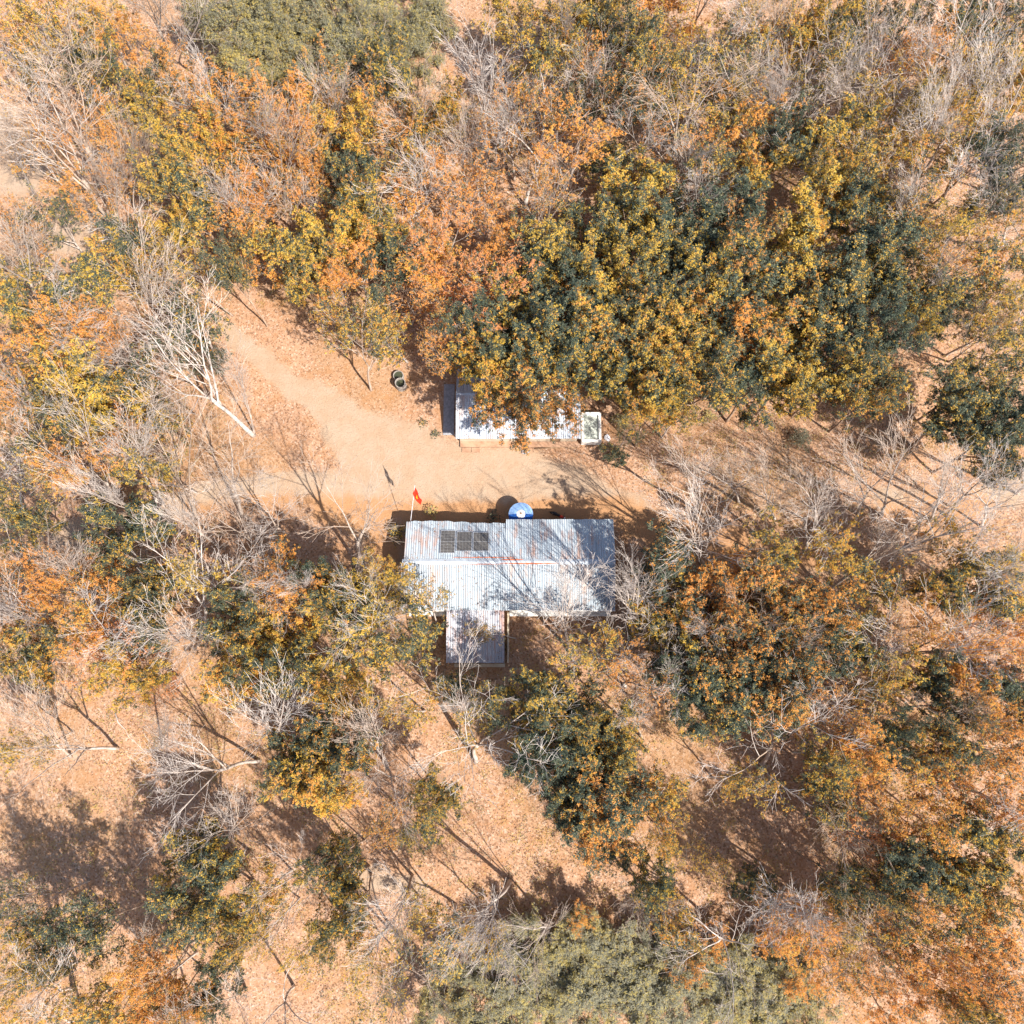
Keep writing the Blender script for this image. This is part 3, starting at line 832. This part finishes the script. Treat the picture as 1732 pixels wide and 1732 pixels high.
# labels: kind and look, then its place among its like
rows = ['along the top edge', 'in the upper part', 'at mid height', 'in the lower part', 'along the bottom edge']
cols = ['at far left', 'left of centre', 'in the centre', 'right of centre', 'at far right']
ordn = ['first', 'second', 'third', 'fourth', 'fifth', 'sixth', 'seventh', 'eighth', 'ninth', 'tenth', 'eleventh', 'twelfth', 'thirteenth',
        'fourteenth', 'fifteenth', 'sixteenth', 'seventeenth', 'eighteenth', 'nineteenth', 'twentieth']
cells = {}
for t in trees:
    x, y = t[3]
    key = (t[1], min(4, max(0, int(y / SZ * 5))), min(4, max(0, int(x / SZ * 5))))
    cells.setdefault(key, []).append(t)
GROUP = {'bare_tree': 'leafless trees among the plantation', 'broadleaf_tree': 'leafy trees of the plantation', 'fine_leaved_tree': 'feathery grey-green trees'}
for (code, ry, cxx), lst in cells.items():
    lst.sort(key=lambda t: t[3][0])
    for j, (root, c_, desc, xy) in enumerate(lst):
        where = rows[ry] + ', ' + cols[cxx]
        lab = f'{desc} {where}' if len(lst) == 1 else f'{desc} {where}, {ordn[j] + " from left" if j else "leftmost"}'.replace('along the ', 'at ').replace('in the upper part', 'in upper part').replace('in the lower part', 'in lower part')
        nm = NAMES[c_][0]
        tag(root, lab, 'tree', GROUP[nm])


# ------------------------------------------------------------------ houses
def corr_sheet(mb, x0, x1, ya, za, yb, zb, pitch=0.20, amp=0.022, jag=None, th=0.012, rnd=None, ny=3):
    """corrugated roof slope, flutes running from (ya, za) to (yb, zb)"""
    nx = int((x1 - x0) / pitch * 4) + 1
    b = len(mb.v)
    for layer in (0, 1):
        for i in range(nx):
            x = x0 + (x1 - x0) * i / (nx - 1)
            off = amp * math.cos(2 * math.pi * i / 4)
            sh = int((x - x0) / 0.86)
            rr = random.Random(sh * 7 + int(ya * 10))
            dzs = rr.uniform(-.010, .014)
            j_ = (jag(x) if jag else 0) + rr.uniform(-.025, .025)
            for k in range(ny + 1):
                t = k / ny
                y = ya + (yb - ya) * t + (j_ if k == ny else 0)
                z = za + (zb - za) * t + off + dzs - layer * th + 0.015 * math.sin(x * 1.3 + k * 2.1)
                mb.v.append((x, y, z))
    n1 = nx * (ny + 1)
    for layer in (0, 1):
        for i in range(nx - 1):
            for k in range(ny):
                q = [b + layer * n1 + i * (ny + 1) + k, b + layer * n1 + (i + 1) * (ny + 1) + k,
                     b + layer * n1 + (i + 1) * (ny + 1) + k + 1, b + layer * n1 + i * (ny + 1) + k + 1]
                mb.f.append(tuple(q if layer == 0 else q[::-1])); mb.m.append(0)
    for i in range(nx - 1):
        for k in (0, ny):
            q = [b + i * (ny + 1) + k, b + (i + 1) * (ny + 1) + k, b + n1 + (i + 1) * (ny + 1) + k, b + n1 + i * (ny + 1) + k]
            mb.f.append(tuple(q)); mb.m.append(0)
    for i in (0, nx - 1):
        for k in range(ny):
            q = [b + i * (ny + 1) + k, b + i * (ny + 1) + k + 1, b + n1 + i * (ny + 1) + k + 1, b + n1 + i * (ny + 1) + k]
            mb.f.append(tuple(q)); mb.m.append(0)


def gable_walls(mb, x0, x1, y0, y1, ez0, ez1, yr, zr, t=.18):
    """solid walls; gable ends rise to the ridge"""
    mb.box(((x0 + x1) / 2, y0 + t / 2, ez0 / 2), (x1 - x0, t, ez0))
    mb.box(((x0 + x1) / 2, y1 - t / 2, ez1 / 2), (x1 - x0, t, ez1))
    for xa in (x0, x1 - t):
        ya, yb = y0 + t, y1 - t
        pr = [(ya, 0), (yb, 0), (yb, ez1), (yr, zr), (ya, ez0)]
        vs = [(xa, y, z) for y, z in pr] + [(xa + t, y, z) for y, z in pr]
        mb.add(vs, [tuple(range(5))[::-1], tuple(range(5, 10))] + [(i, (i + 1) % 5, 5 + (i + 1) % 5, 5 + i) for i in range(5)])


# --- long house
ze, zr = 2.75, 3.75
xw, xe = at(683, 880, ze).x, at(1037, 880, ze).x
yN, yN2 = at(866, 881, ze).y, at(866, 878.5, ze).y
yR = at(866, 950, zr).y
yS = at(866, 1032, ze).y
xm = at(856, 880, ze).x
hc = Vector(((xw + xe) / 2, (yN + yS) / 2, 0))
hut = empty('farm_house', (hc.x, hc.y, 0), 'long farmhouse with white weathered tin gable roof and rusty lean-to', 'house')


def child_local(mb, c):
    mb.v = [(v[0] - c.x, v[1] - c.y, v[2] - c.z) for v in mb.v]
    return mb


wm = MB(); gable_walls(wm, xw + .45, xe - .4, yS + .35, yN - .85, ze - .10, ze - .06, yR, zr - .10)
child_local(wm, hc).build('wall', M['plaster'], hut)
rm = MB()
jag = lambda x: 0.05 * math.sin(x * 0.9) + 0.035 * math.sin(x * 4.3 + 1) + 0.05 * math.sin(math.floor((x - xw) / .86) * 7.1) - 0.22 * max(0, (x - xw) / (xm - xw)) ** 1.5
corr_sheet(rm, xw + .25, xm - .004, yR + .12, zr - .02, yN, ze, jag=jag)
corr_sheet(rm, xm, xe, yR + .12, zr - .02, yN2, ze + .06)
rfn = child_local(rm, hc).build('roof', M['tin'], hut)
rfn['label'] = 'rust-streaked tin slope with ragged eave'
rm = MB()
corr_sheet(rm, xw, xe - .02, yR - .12, zr - .02, yS, ze)
rfs = child_local(rm, hc).build('roof', M['tin_sun_toned'], hut)
rfs['label'] = 'sunlit tin slope facing the annex'
cm = MB()
for s_, yy in ((1, .24), (-1, .24)):
    cm.add([(xw + .1, yR, zr + .05), (xe - .03, yR, zr + .05), (xe - .03, yR + s_ * yy, zr - .03), (xw + .1, yR + s_ * yy, zr - .03)], [(0, 1, 2, 3) if s_ < 0 else (0, 3, 2, 1)])
child_local(cm, hc).build('ridge_cap', M['capmetal'], rfs)
for (xa, xb, ya_, wd) in ((765, 870, 942.5, .10), (848, 885, 946.5, .16), (845, 945, 952.5, .20), (782, 850, 954, .07)):
    a_, b_ = at(xa, ya_, zr + .04), at(xb, ya_, zr + .04)
    sm = MB(); nn_ = 26
    for i in range(nn_ + 1):
        t = i / nn_; x = a_.x + (b_.x - a_.x) * t
        ww = wd * (.35 + .65 * math.sin(math.pi * min(1, max(.02, t)))) * random.Random(i + int(xa)).uniform(.5, 1.1)
        z0_ = zr + .062 - abs(a_.y - yR) * .30
        sm.v += [(x, a_.y - ww / 2, z0_), (x, a_.y + ww / 2, z0_)]
    for i in range(nn_):
        sm.f.append((2 * i, 2 * i + 2, 2 * i + 3, 2 * i + 1)); sm.m.append(0)
    o = child_local(sm, hc).build('ridge_rust', M['rust'], rfs)
# apron along the back wall
am = MB()
ya_ = at(866, 1042, .3).y
am.box(((xm + 0.2 + xe) / 2, (yS + .3 + ya_) / 2, .15), (xe - xm - .4, abs(yS + .3 - ya_), .30))
am.box(((xw + .3 + at(754, 1040, 1).x) / 2, (yS + .3 + ya_) / 2, .15), (at(754, 1040, 1).x - xw - .4, abs(yS + .3 - ya_), .30))
child_local(am, hc).build('apron', M['white'], hut, bevel=.02)
gm = MB()
gm.tube([(xm + 1.9, yS - .03, ze - .10), (xe, yS - .03, ze - .08)], [.07, .07], 8)
gm.tube([(xw, yS - .03, ze - .08), (xm - 5.4, yS - .03, ze - .10)], [.07, .07], 8)
child_local(gm, hc).build('gutter', M['white'], hut)
# annex
axw, axe = at(755, 1080, 2.4).x, at(853, 1080, 2.4).x
ayS = at(800, 1121, 2.35).y
an = MB(); corr_sheet(an, axw, axe, yS + .02, 2.66, ayS, 2.28, pitch=.2)
anr = child_local(an, hc).build('annex_roof', M['tin_rusty'], hut)
an = MB()
an.box(((axw + axe) / 2, ayS + .35, 1.05), (axe - axw - .3, .15, 2.1))
an.box((axw + .25, (ayS + .45 + yS) / 2, 1.05), (.15, yS - ayS - .6, 2.1))
an.box((axe - .25, (ayS + .45 + yS) / 2, 1.05), (.15, yS - ayS - .6, 2.1))
child_local(an, hc).build('annex_wall', M['plaster'], hut)
an = MB()
an.box((axe + .32, (ayS + yS) / 2, .45), (.16, yS - ayS - .1, .9))
an.box(((axw + axe) / 2 + .3, ayS - .18, .12), (axe - axw - .5, .3, .24))
o = child_local(an, hc).build('low_wall', M['plaster'], hut, bevel=.02)
# door and windows of the front
for (px_, wd, h0, h1, nm) in ((1000, 1.0, 0, 2.05, 'door'), (740, 1.2, .9, 1.9, 'window'), (815, 1.2, .9, 1.9, 'window'), (975, 1.2, .9, 1.9, 'window')):
    x = at(px_, 880, 1).x
    d_ = MB(); d_.box((x, yN - .85 + .015, (h0 + h1) / 2), (wd, .05, h1 - h0))
    do = child_local(d_, hc).build(nm, M['wood'], hut, bevel=.01)
    f_ = MB()
    for sx in (-1, 1): f_.box((x + sx * (wd / 2 + .04), yN - .85 + .03, (h0 + h1) / 2), (.07, .08, h1 - h0))
    f_.box((x, yN - .85 + .03, h1 + .04), (wd + .16, .08, .07))
    child_local(f_, hc).build('frame', M['white'], do)

# solar panels on the front slope, each a panel of its own
slope = math.atan2(zr - ze, yN - yR)


def panel(pxa, pxb, pya, pyb, ncx, ncy, label):
    zc = ze + (zr - ze) * .5 + .16
    a, b = at(pxa, pyb, zc), at(pxb, pya, zc)
    cx, cy = (a.x + b.x) / 2, (a.y + b.y) / 2
    wdt, hgt = b.x - a.x - .02, (b.y - a.y) / math.cos(slope)
    zc = zr - (cy - yR) * math.tan(slope) + .10
    r_ = empty('solar_panel', (cx, cy, zc), label, 'solar panel', 'solar panels on the farmhouse roof')
    r_.rotation_euler = (-slope, 0, 0)
    p = MB(); p.box((0, 0, 0), (wdt - .08, hgt - .08, .03)); p.build('cells', M['cell'], r_)
    f = MB()
    for s in (-1, 1):
        f.box((s * (wdt / 2 - .02), 0, .003), (.04, hgt, .05)); f.box((0, s * (hgt / 2 - .02), .003), (wdt - .08, .04, .05))
    f.build('frame', M['alu'], r_)
    g = MB()
    for i in range(1, ncx): g.box((-wdt / 2 + wdt * i / ncx, 0, .0175), (.012, hgt - .1, .004))
    for j in range(1, ncy): g.box((0, -hgt / 2 + hgt * j / ncy, .0185), (wdt - .1, .014 if j != ncy // 2 else .035, .004))
    g.build('grid_lines', M['gridline'], r_)
    k_ = MB()
    for sx in (-.3, .3):
        k_.box((sx * wdt, 0, -.06), (.05, hgt * .9, .07))
    k_.build('rail', M['alu'], r_)


panel(744, 770.5, 896, 936.5, 4, 8, 'leftmost solar panel on the farmhouse roof, browner and longer')
panel(771.5, 799, 898, 933, 5, 2, 'middle dark solar panel on the farmhouse roof')
panel(799.5, 827.5, 899, 933, 5, 2, 'right dark solar panel on the farmhouse roof')

# --- small house under the trees
z2, z2r = 2.35, 3.1
bx0, bx1 = at(771, 742, z2).x, at(982, 742, z2).x
bS, bR_, bN = at(866, 742, z2).y, at(866, 665, z2r).y, at(866, 612, z2).y
sc_ = Vector(((bx0 + bx1) / 2, (bS + bN) / 2, 0))
shed = empty('small_shed', sc_, 'small tin-roofed shed half hidden under green tree crowns', 'shed')
wm = MB(); gable_walls(wm, bx0 + .25, bx1 - .2, bS + .4, bN - .3, z2 - .05, z2 - .05, bR_, z2r - .08)
child_local(wm, sc_).build('wall', M['plaster'], shed)
rm = MB(); corr_sheet(rm, bx0, bx1, bR_ - .1, z2r - .02, bS, z2)
corr_sheet(rm, bx0 + .02, bx1 - .02, bR_ + .1, z2r - .02, bN, z2)
r2 = child_local(rm, sc_).build('roof', M['tin_new'], shed)
cm = MB()
for s_ in (1, -1):
    cm.add([(bx0 + .01, bR_, z2r + .05), (bx1 - .01, bR_, z2r + .05), (bx1 - .01, bR_ + s_ * .2, z2r - .02), (bx0 + .01, bR_ + s_ * .2, z2r - .02)], [(0, 1, 2, 3) if s_ < 0 else (0, 3, 2, 1)])
child_local(cm, sc_).build('ridge_cap', M['capmetal'], r2)
pm = MB(); ps = at(866, 756, .2).y
pm.box(((bx0 + bx1) / 2 + .1, (ps + bS + .4) / 2, .10), (bx1 - bx0 - .3, bS + .4 - ps, .20))
child_local(pm, sc_).build('porch', M['floor'], shed, bevel=.02)
stx = at(781, 760, .1).x
for i, (pxa, pxb) in enumerate(((781, 796), (797, 812))):
    st = MB(); a, b = at(pxa, 765, .08), at(pxb, 765, .08)
    st.box(((a.x + b.x) / 2, (ps + a.y) / 2 - .01, .05), (b.x - a.x - .04, ps - a.y - .03, .10))
    child_local(st, sc_).build('step', M['floor'], shed, bevel=.015)
d_ = MB(); d_.box((at(940, 745, 1).x, bS + .4 - .02, 1.15), (.9, .05, 1.9)); child_local(d_, sc_).build('door', M['wood'], shed)

a_, b_ = at(751, 650, 0), at(768, 736, 0)  # dark slab added inside the shed's cast shadow to deepen it
m_ = MB(); m_.box((0, 0, .03), (b_.x - a_.x, a_.y - b_.y, .10))
sl = m_.build('shadow_slab', M['stone'], bevel=.02, loc=((a_.x + b_.x) / 2, (a_.y + b_.y) / 2, 0))
tag(sl, 'dark grey slab added to deepen the shadow along the left shed wall', 'slab')

# --- concrete water tank beside the shed
zt_ = 1.05
ta, tb = at(983, 697, zt_), at(1017.5, 747, zt_)
tc_ = Vector(((ta.x + tb.x) / 2, (ta.y + tb.y) / 2, 0)); tw, th = tb.x - ta.x, ta.y - tb.y
tank = empty('water_tank', tc_, 'white rectangular open water tank at the right end of the shed', 'water tank')
b_ = MB(); e_ = .24
for s in (-1, 1):
    b_.box((s * (tw - e_) / 2, 0, zt_ / 2), (e_, th, zt_))
    b_.box((0, s * (th - e_) / 2, zt_ / 2 - .001), (tw - 2 * e_, e_, zt_ - .002))
b_.box((0, 0, .06), (tw - 2 * e_, th - 2 * e_, .12))
b_.build('basin', M['white'], tank, bevel=.015)
b_ = MB(); b_.box((0, 0, zt_ - .22), (tw - 2 * e_ - .004, th - 2 * e_ - .004, .03)); b_.build('water', M['tankwater'], tank)


# --- two concrete jars
def ring_pot(px, py, h, r, label):
    p = at(px, py, h)
    t = empty('concrete_ring', (p.x, p.y, 0), label, 'water jar', 'round concrete jars in the clearing')
    m_ = MB(); m_.lathe([(0.02, .08), (r - .07, .08), (r - .07, h - .01), (r - .05, h), (r - .015, h), (r, h - .015), (r, h * .5), (r + .02, 0), (r + .02, -.05)], 32)
    m_.build('ring_wall', M['concrete'], t, smooth=False)
    m_ = MB(); m_.lathe([(0.001, h * .62), (r - .072, h * .62)], 32); m_.build('water', M['jarwater'], t)
    return t


ring_pot(673.5, 634.6, .42, .50, 'low round concrete jar behind the taller one')
ring_pot(676.6, 647.0, 1.0, .50, 'tall round concrete jar holding dark water')

# --- parasol
up_ = at(881, 869.5, 2.15)
par = empty('parasol', (up_.x, up_.y, 0), 'light and dark blue parasol open beside the farmhouse eave', 'parasol')
m_ = MB(); K_ = 8; rr_ = 1.10
prof = [(0.22, 2.30), (.6, 2.20), (rr_ * .8, 2.08), (rr_, 1.98)]
canv = {0: MB(), 1: MB()}
for j in range(K_ * 4):
    a0, a1 = 2 * math.pi * j / (K_ * 4), 2 * math.pi * (j + 1) / (K_ * 4)
    side = 1 if math.sin((a0 + a1) / 2) < -0.02 else 0
    for (r0, z0), (r1, z1) in zip(prof, prof[1:]):
        canv[side].add([(r0 * math.cos(a0), r0 * math.sin(a0), z0), (r1 * math.cos(a0), r1 * math.sin(a0), z1),
                        (r1 * math.cos(a1), r1 * math.sin(a1), z1), (r0 * math.cos(a1), r0 * math.sin(a1), z0)], [(0, 1, 2, 3)])
canv[0].build('canopy', M['lightblue'], par); canv[1].build('canopy', M['darkblue'], par)
m_ = MB(); m_.lathe([(0.001, 2.42), (.10, 2.40), (.28, 2.33), (.40, 2.27), (.41, 2.25)], 9); m_.build('vent_cap', M['white'], par)
m_ = MB(); m_.lathe([(0.001, 2.50), (.06, 2.48), (.10, 2.43), (.10, 2.415)], 10); m_.build('finial', M['wood'], par)
m_ = MB(); m_.tube([(0, 0, 0), (0, 0, 2.35)], [.022, .022], 8); m_.build('pole', M['steel'], par)
for j in range(K_):
    a = 2 * math.pi * j / K_
    m_ = MB(); m_.tube([(.15 * math.cos(a), .15 * math.sin(a), 2.29), (rr_ * math.cos(a), rr_ * math.sin(a), 1.97)], [.008, .008], 4); m_.build('rib', M['steel'], par)
m_ = MB(); m_.lathe([(0.001, .12), (.2, .11), (.24, 0)], 20); m_.build('base', M['concrete'], par)

# --- flag on a leaning pole
pb = at(694, 884, 2.3); pt = at(701.5, 823, 6.0)
dirp = (pt - pb).normalized(); foot = pb - dirp * (2.3 / dirp.z)
fl = empty('flag', (foot.x, foot.y, 0), 'red flag with yellow star on a leaning pole at the house corner', 'flag')
m_ = MB(); m_.tube([Vector((0, 0, -.1)), pt - foot + dirp * .15], [.032, .022], 8); m_.build('pole', M['plastic'], fl)
P1, P2, P3, P4 = at(702, 824, 5.95), at(697.5, 835.5, 5.3), at(710, 855, 4.9), at(713, 846, 5.55)
m_ = MB(); nu, nv = 14, 8


def flag_pt(u, v, off=0.0):
    p = (P1 * (1 - v) + P2 * v) * (1 - u) + (P4 * (1 - v) + P3 * v) * u
    nrm = (P4 - P1).cross(P2 - P1).normalized()
    p = p + nrm * (0.07 * math.sin(u * 7 + v * 1.5) * (0.3 + u)) + nrm * off
    p.z -= 0.10 * math.sin(math.pi * u)
    return p - foot


for i in range(nu + 1):
    for j in range(nv + 1): m_.v.append(tuple(flag_pt(i / nu, j / nv)))
for i in range(nu):
    for j in range(nv):
        a = i * (nv + 1) + j; m_.f.append((a, a + 1, a + nv + 2, a + nv + 1)); m_.m.append(0)
cloth = m_.build('cloth', M['flagred'], fl, smooth=True)
for off in (.012, -.012):
    m_ = MB(); pts = []
    for k_ in range(10):
        a = math.pi / 2 + k_ * math.pi / 5; rr = .30 if k_ % 2 == 0 else .118
        pts.append(flag_pt(.5 + rr * math.cos(a) * .62, .5 - rr * math.sin(a), off))
    cpt = flag_pt(.5, .5, off)
    m_.add([cpt] + pts, [(0, 1 + i, 1 + (i + 1) % 10) for i in range(10)])
    m_.build('star', M['flagyellow'], cloth)

# --- motorbike under the eave
mp = at(946, 873, .5)
mb_ = empty('motorbike', (mp.x, mp.y, 0), 'black and red motorbike parked under the farmhouse eave', 'motorbike', rz=R(-28))
for x in (-.62, .62):
    m_ = MB()
    pr = [(.30 + .045 * math.cos(a), .045 * math.sin(a)) for a in [i * math.pi / 4 for i in range(9)]]
    m_.lathe(pr, 24); m_.v = [(v[0] + x, v[2], v[1] + .30) for v in m_.v]
    wh = m_.build('wheel', M['rubber'], mb_)
    m_ = MB(); m_.lathe([(.05, .02), (.05, -.02)], 10)
    for i in range(8):
        a = i * math.pi / 4; m_.tube([(.04 * math.cos(a), .04 * math.sin(a), 0), (.26 * math.cos(a), .26 * math.sin(a), 0)], [.008, .008], 4)
    m_.v = [(v[0] + x, v[2], v[1] + .30) for v in m_.v]; m_.build('rim', M['steel'], wh)
m_ = MB(); m_.tube([(-.62, 0, .30), (-.25, 0, .42), (.2, 0, .40), (.42, 0, .8), (.40, 0, .95)], [.04, .07, .09, .05, .03], 8); m_.build('frame', M['black'], mb_)
m_ = MB(); m_.tube([(.62, 0, .30), (.48, 0, .65), (.40, 0, .98)], [.035, .04, .03], 8); m_.build('fork', M['steel'], mb_)
m_ = MB(); m_.tube([(-.72, 0, .80), (-.45, 0, .80), (-.1, 0, .76), (.12, 0, .70)], [.08, .13, .13, .07], 10); m_.build('seat', M['black'], mb_, smooth=True)
m_ = MB(); m_.tube([(-.05, 0, .62), (.12, 0, .66), (.30, 0, .74), (.42, 0, .86)], [.10, .14, .13, .07], 10); m_.build('body', M['redpaint'], mb_, smooth=True)
m_ = MB(); m_.tube([(.30, -.34, 1.0), (.38, -.15, 1.02), (.40, 0, .98), (.38, .15, 1.02), (.30, .34, 1.0)], [.018] * 5, 6); m_.build('handlebar', M['black'], mb_)
for s in (-1, 1):
    m_ = MB(); m_.tube([(.36, s * .22, 1.02), (.36, s * .30, 1.2)], [.008, .008], 4); m_.box((.36, s * .32, 1.24), (.03, .12, .08)); m_.build('mirror', M['black'], mb_)
m_ = MB(); m_.box((.52, 0, .88), (.10, .16, .14)); m_.build('headlight', M['plastic'], mb_, bevel=.03)
m_ = MB(); m_.tube([(.66, 0, .62), (.75, 0, .52), (.82, 0, .40)], [.05, .055, .04], 6); m_.build('mudguard', M['redpaint'], mb_)
m_ = MB(); m_.tube([(-.05, .1, .30), (-.05, .26, .02)], [.012, .012], 5); m_.build('stand', M['steel'], mb_)

# --- leaves fallen on the roofs
for (x0_, x1_, ya0, za0, ya1, za1, n_, nm_, lb_) in ((xw + .1, xe - .1, yR, zr, yS, ze, 260, 'roof_leaves', 'dry leaves scattered on the sunny slope of the farmhouse roof'),
                                          (xw + .4, xe - .1, yR, zr, yN, ze, 190, 'roof_leaves', 'dry leaves scattered on the front slope of the farmhouse roof'),
                                          (axw, axe, yS, 2.66, ayS, 2.28, 130, 'roof_leaves', 'dry leaves scattered on the annex roof'),
                                          (bx0, bx1, bR_, z2r, bS, z2, 220, 'roof_leaves', 'dry leaves scattered on the shed roof')):
    r_ = np.random.RandomState(n_); t_ = r_.rand(n_)
    C = np.stack([r_.uniform(x0_, x1_, n_), ya0 + (ya1 - ya0) * t_, za0 + (za1 - za0) * t_ + .045], -1)
    V = leaf_quads(C, r_.rand(n_) * 6.28, r_.uniform(-.1, .3, n_), r_.uniform(.08, .17, n_), r_.uniform(.04, .08, n_))
    o = bpy.data.objects.new(nm_, leaf_mesh(nm_, V, r_.rand(n_, 3), [M['litter']])); COL.objects.link(o); o.color = (.5, .5, .4, 1)
    tag(o, lb_, None, None, 'stuff')

# --- small things on the ground


def plant(px, py, r, h, seed, label, mat, col, name='shrub', n=240, Ls=(.10, .22), cat='shrub'):
    p = at(px, py, h * .5)
    t = empty(name, (p.x, p.y, 0), label, cat)
    r_ = np.random.RandomState(seed)
    a = r_.rand(n) * 6.28; q = r_.rand(n) ** .7 * r * (1 + .35 * np.sin(a * 3 + seed) + .2 * np.sin(a * 7 + 2 * seed)); z = h * np.clip(1 - (q / r) ** 2 * .5, .15, 1) * (0.35 + .65 * r_.rand(n))
    C = np.stack([q * np.cos(a), q * np.sin(a), z], -1)
    V = leaf_quads(C, a + r_.normal(0, .7, n), r_.uniform(-.2, .9, n), r_.uniform(*Ls, n), r_.uniform(.05, .1, n))
    o = bpy.data.objects.new('foliage', leaf_mesh('foliage', V, r_.rand(n, 3), [mat])); COL.objects.link(o); o.parent = t; o.color = col
    m_ = MB()
    for i in range(9):
        aa = i * .7; m_.tube([(0, 0, -.03), (r * .4 * math.cos(aa), r * .4 * math.sin(aa), h * .5), (r * .75 * math.cos(aa), r * .75 * math.sin(aa), h * .8)], [.02, .014, .006], 4)
    m_.build('stem', M['bark_brown'], t)
    return t


plant(715, 715, .38, .35, 1, 'small green weed left of the shed', M['leaf'], (0.8, .1, 0, 1), 'weed', 70, (.1, .2), 'weed')
plant(737, 735, .42, .4, 2, 'small dark weed close to the shed corner', M['leaf'], (0.95, .1, 0, 1), 'weed', 90, (.1, .2), 'weed')
plant(835, 874, .55, .8, 3, 'dark scrubby bush between parasol and house wall', M['leaf'], (1.2, .1, 0, 1), 'shrub', 130)
plant(1355, 742, .95, 1.8, 4, 'lone blue-green shrub on open ground right of the shed', M['fine'], (1.1, .1, 0, 1), 'shrub', 700, (.10, .22))
plant(730, 866, .55, 1.1, 5, 'thin yellow-green sapling by the farmhouse eave', M['fine'], (.3, .1, 0, 1), 'shrub', 120)
plant(1052, 712, .8, 1.4, 6, 'pale olive shrub beside the white water tank', M['fine'], (.5, .1, 0, 1), 'shrub', 900, (.08, .18))
plant(672, 900, .8, 1.8, 7, 'green shrub at the left wall of the farmhouse', M['leaf'], (.6, .1, 0, 1), 'shrub', 420)
plant(1200, 705, .6, .8, 8, 'low olive shrub at the edge of the green trees', M['fine'], (.4, .1, 0, 1), 'shrub', 300, (.08, .18))
plant(690, 1410, .6, .7, 9, 'low pale green shrub on open ground below the annex', M['fine'], (.7, .1, 0, 1), 'shrub', 300, (.08, .18))


def rock(px, py, d, seed, label, mat, name, cat, rz=0, z=0):
    p = at(px, py, 0); r_ = random.Random(seed)
    m_ = MB(); pr = [(.001, -.5), (.55, -.48), (.95, -.2), (1, .1), (.75, .42), (.3, .5), (.001, .5)]
    m_.lathe(pr, 12)
    m_.v = [(v[0] * d[0] / 2 * r_.uniform(.85, 1.12), v[1] * d[1] / 2 * r_.uniform(.85, 1.12), v[2] * d[2] + d[2] * .45 + r_.uniform(-.02, .02)) for v in m_.v]
    o = m_.build(name, mat, smooth=False, loc=(p.x, p.y, z)); o.rotation_euler = (0, 0, rz)
    return tag(o, label, cat)


rock(889, 764, (.85, .5, .16), 3, 'flat grey stone in front of the shed porch', M['stone'], 'stone', 'stone', .2)
rock(1027, 741, (.55, .7, .3), 5, 'crumpled white plastic sack right of the water tank', M['plastic'], 'plastic_sack', 'sack', .5)


def fallen(pts, rad, label, mat=None, name='fallen_branch', cat='branch', sub_=True):
    P = [at(x, y, z) for x, y, z in pts]; c = P[0].copy(); c.z = 0
    m_ = MB(); m_.tube([p - c for p in P], rad, 6)
    if sub_:
        rr = random.Random(int(pts[0][0]))
        for i in range(1, len(P)):
            d = (P[i] - P[i - 1]); nrm = Vector((-d.y, d.x, .1)).normalized() * rr.choice((-1, 1))
            q = P[i].lerp(P[i - 1], .4) - c
            m_.tube([q, q + d * .5 + nrm * d.length * .35], [rad[i] * .6, .008], 4)
    o = m_.build(name, mat or M['bark_pale'], loc=c, smooth=True)
    return tag(o, label, cat)


fallen([(905, 759, .09), (940, 757, .10), (976, 757, .09)], [.07, .065, .06], 'long dark beam lying along the front of the porch', M['wood'], 'timber_beam', 'beam', False)
fallen([(643, 606, .08), (652, 593, .1), (661, 580, .12)], [.05, .045, .03], 'short pale fallen branch under the yellow tree', None)
fallen([(665, 621, .08), (680, 608, .12), (697, 598, .3)], [.03, .03, .015], 'thin dark stick standing in for a branch shadow above the jars', M['bark_brown'])  # dark stick modelled in place of a branch's cast shadow
fallen([(193, 1200, .08), (200, 1222, .1), (213, 1235, .12)], [.06, .05, .02], 'pale fallen branch on open ground at left', None)
fallen([(560, 1265, .1), (600, 1290, .1)], [.06, .03], 'pale fallen branch below the thick yellow tree', None)
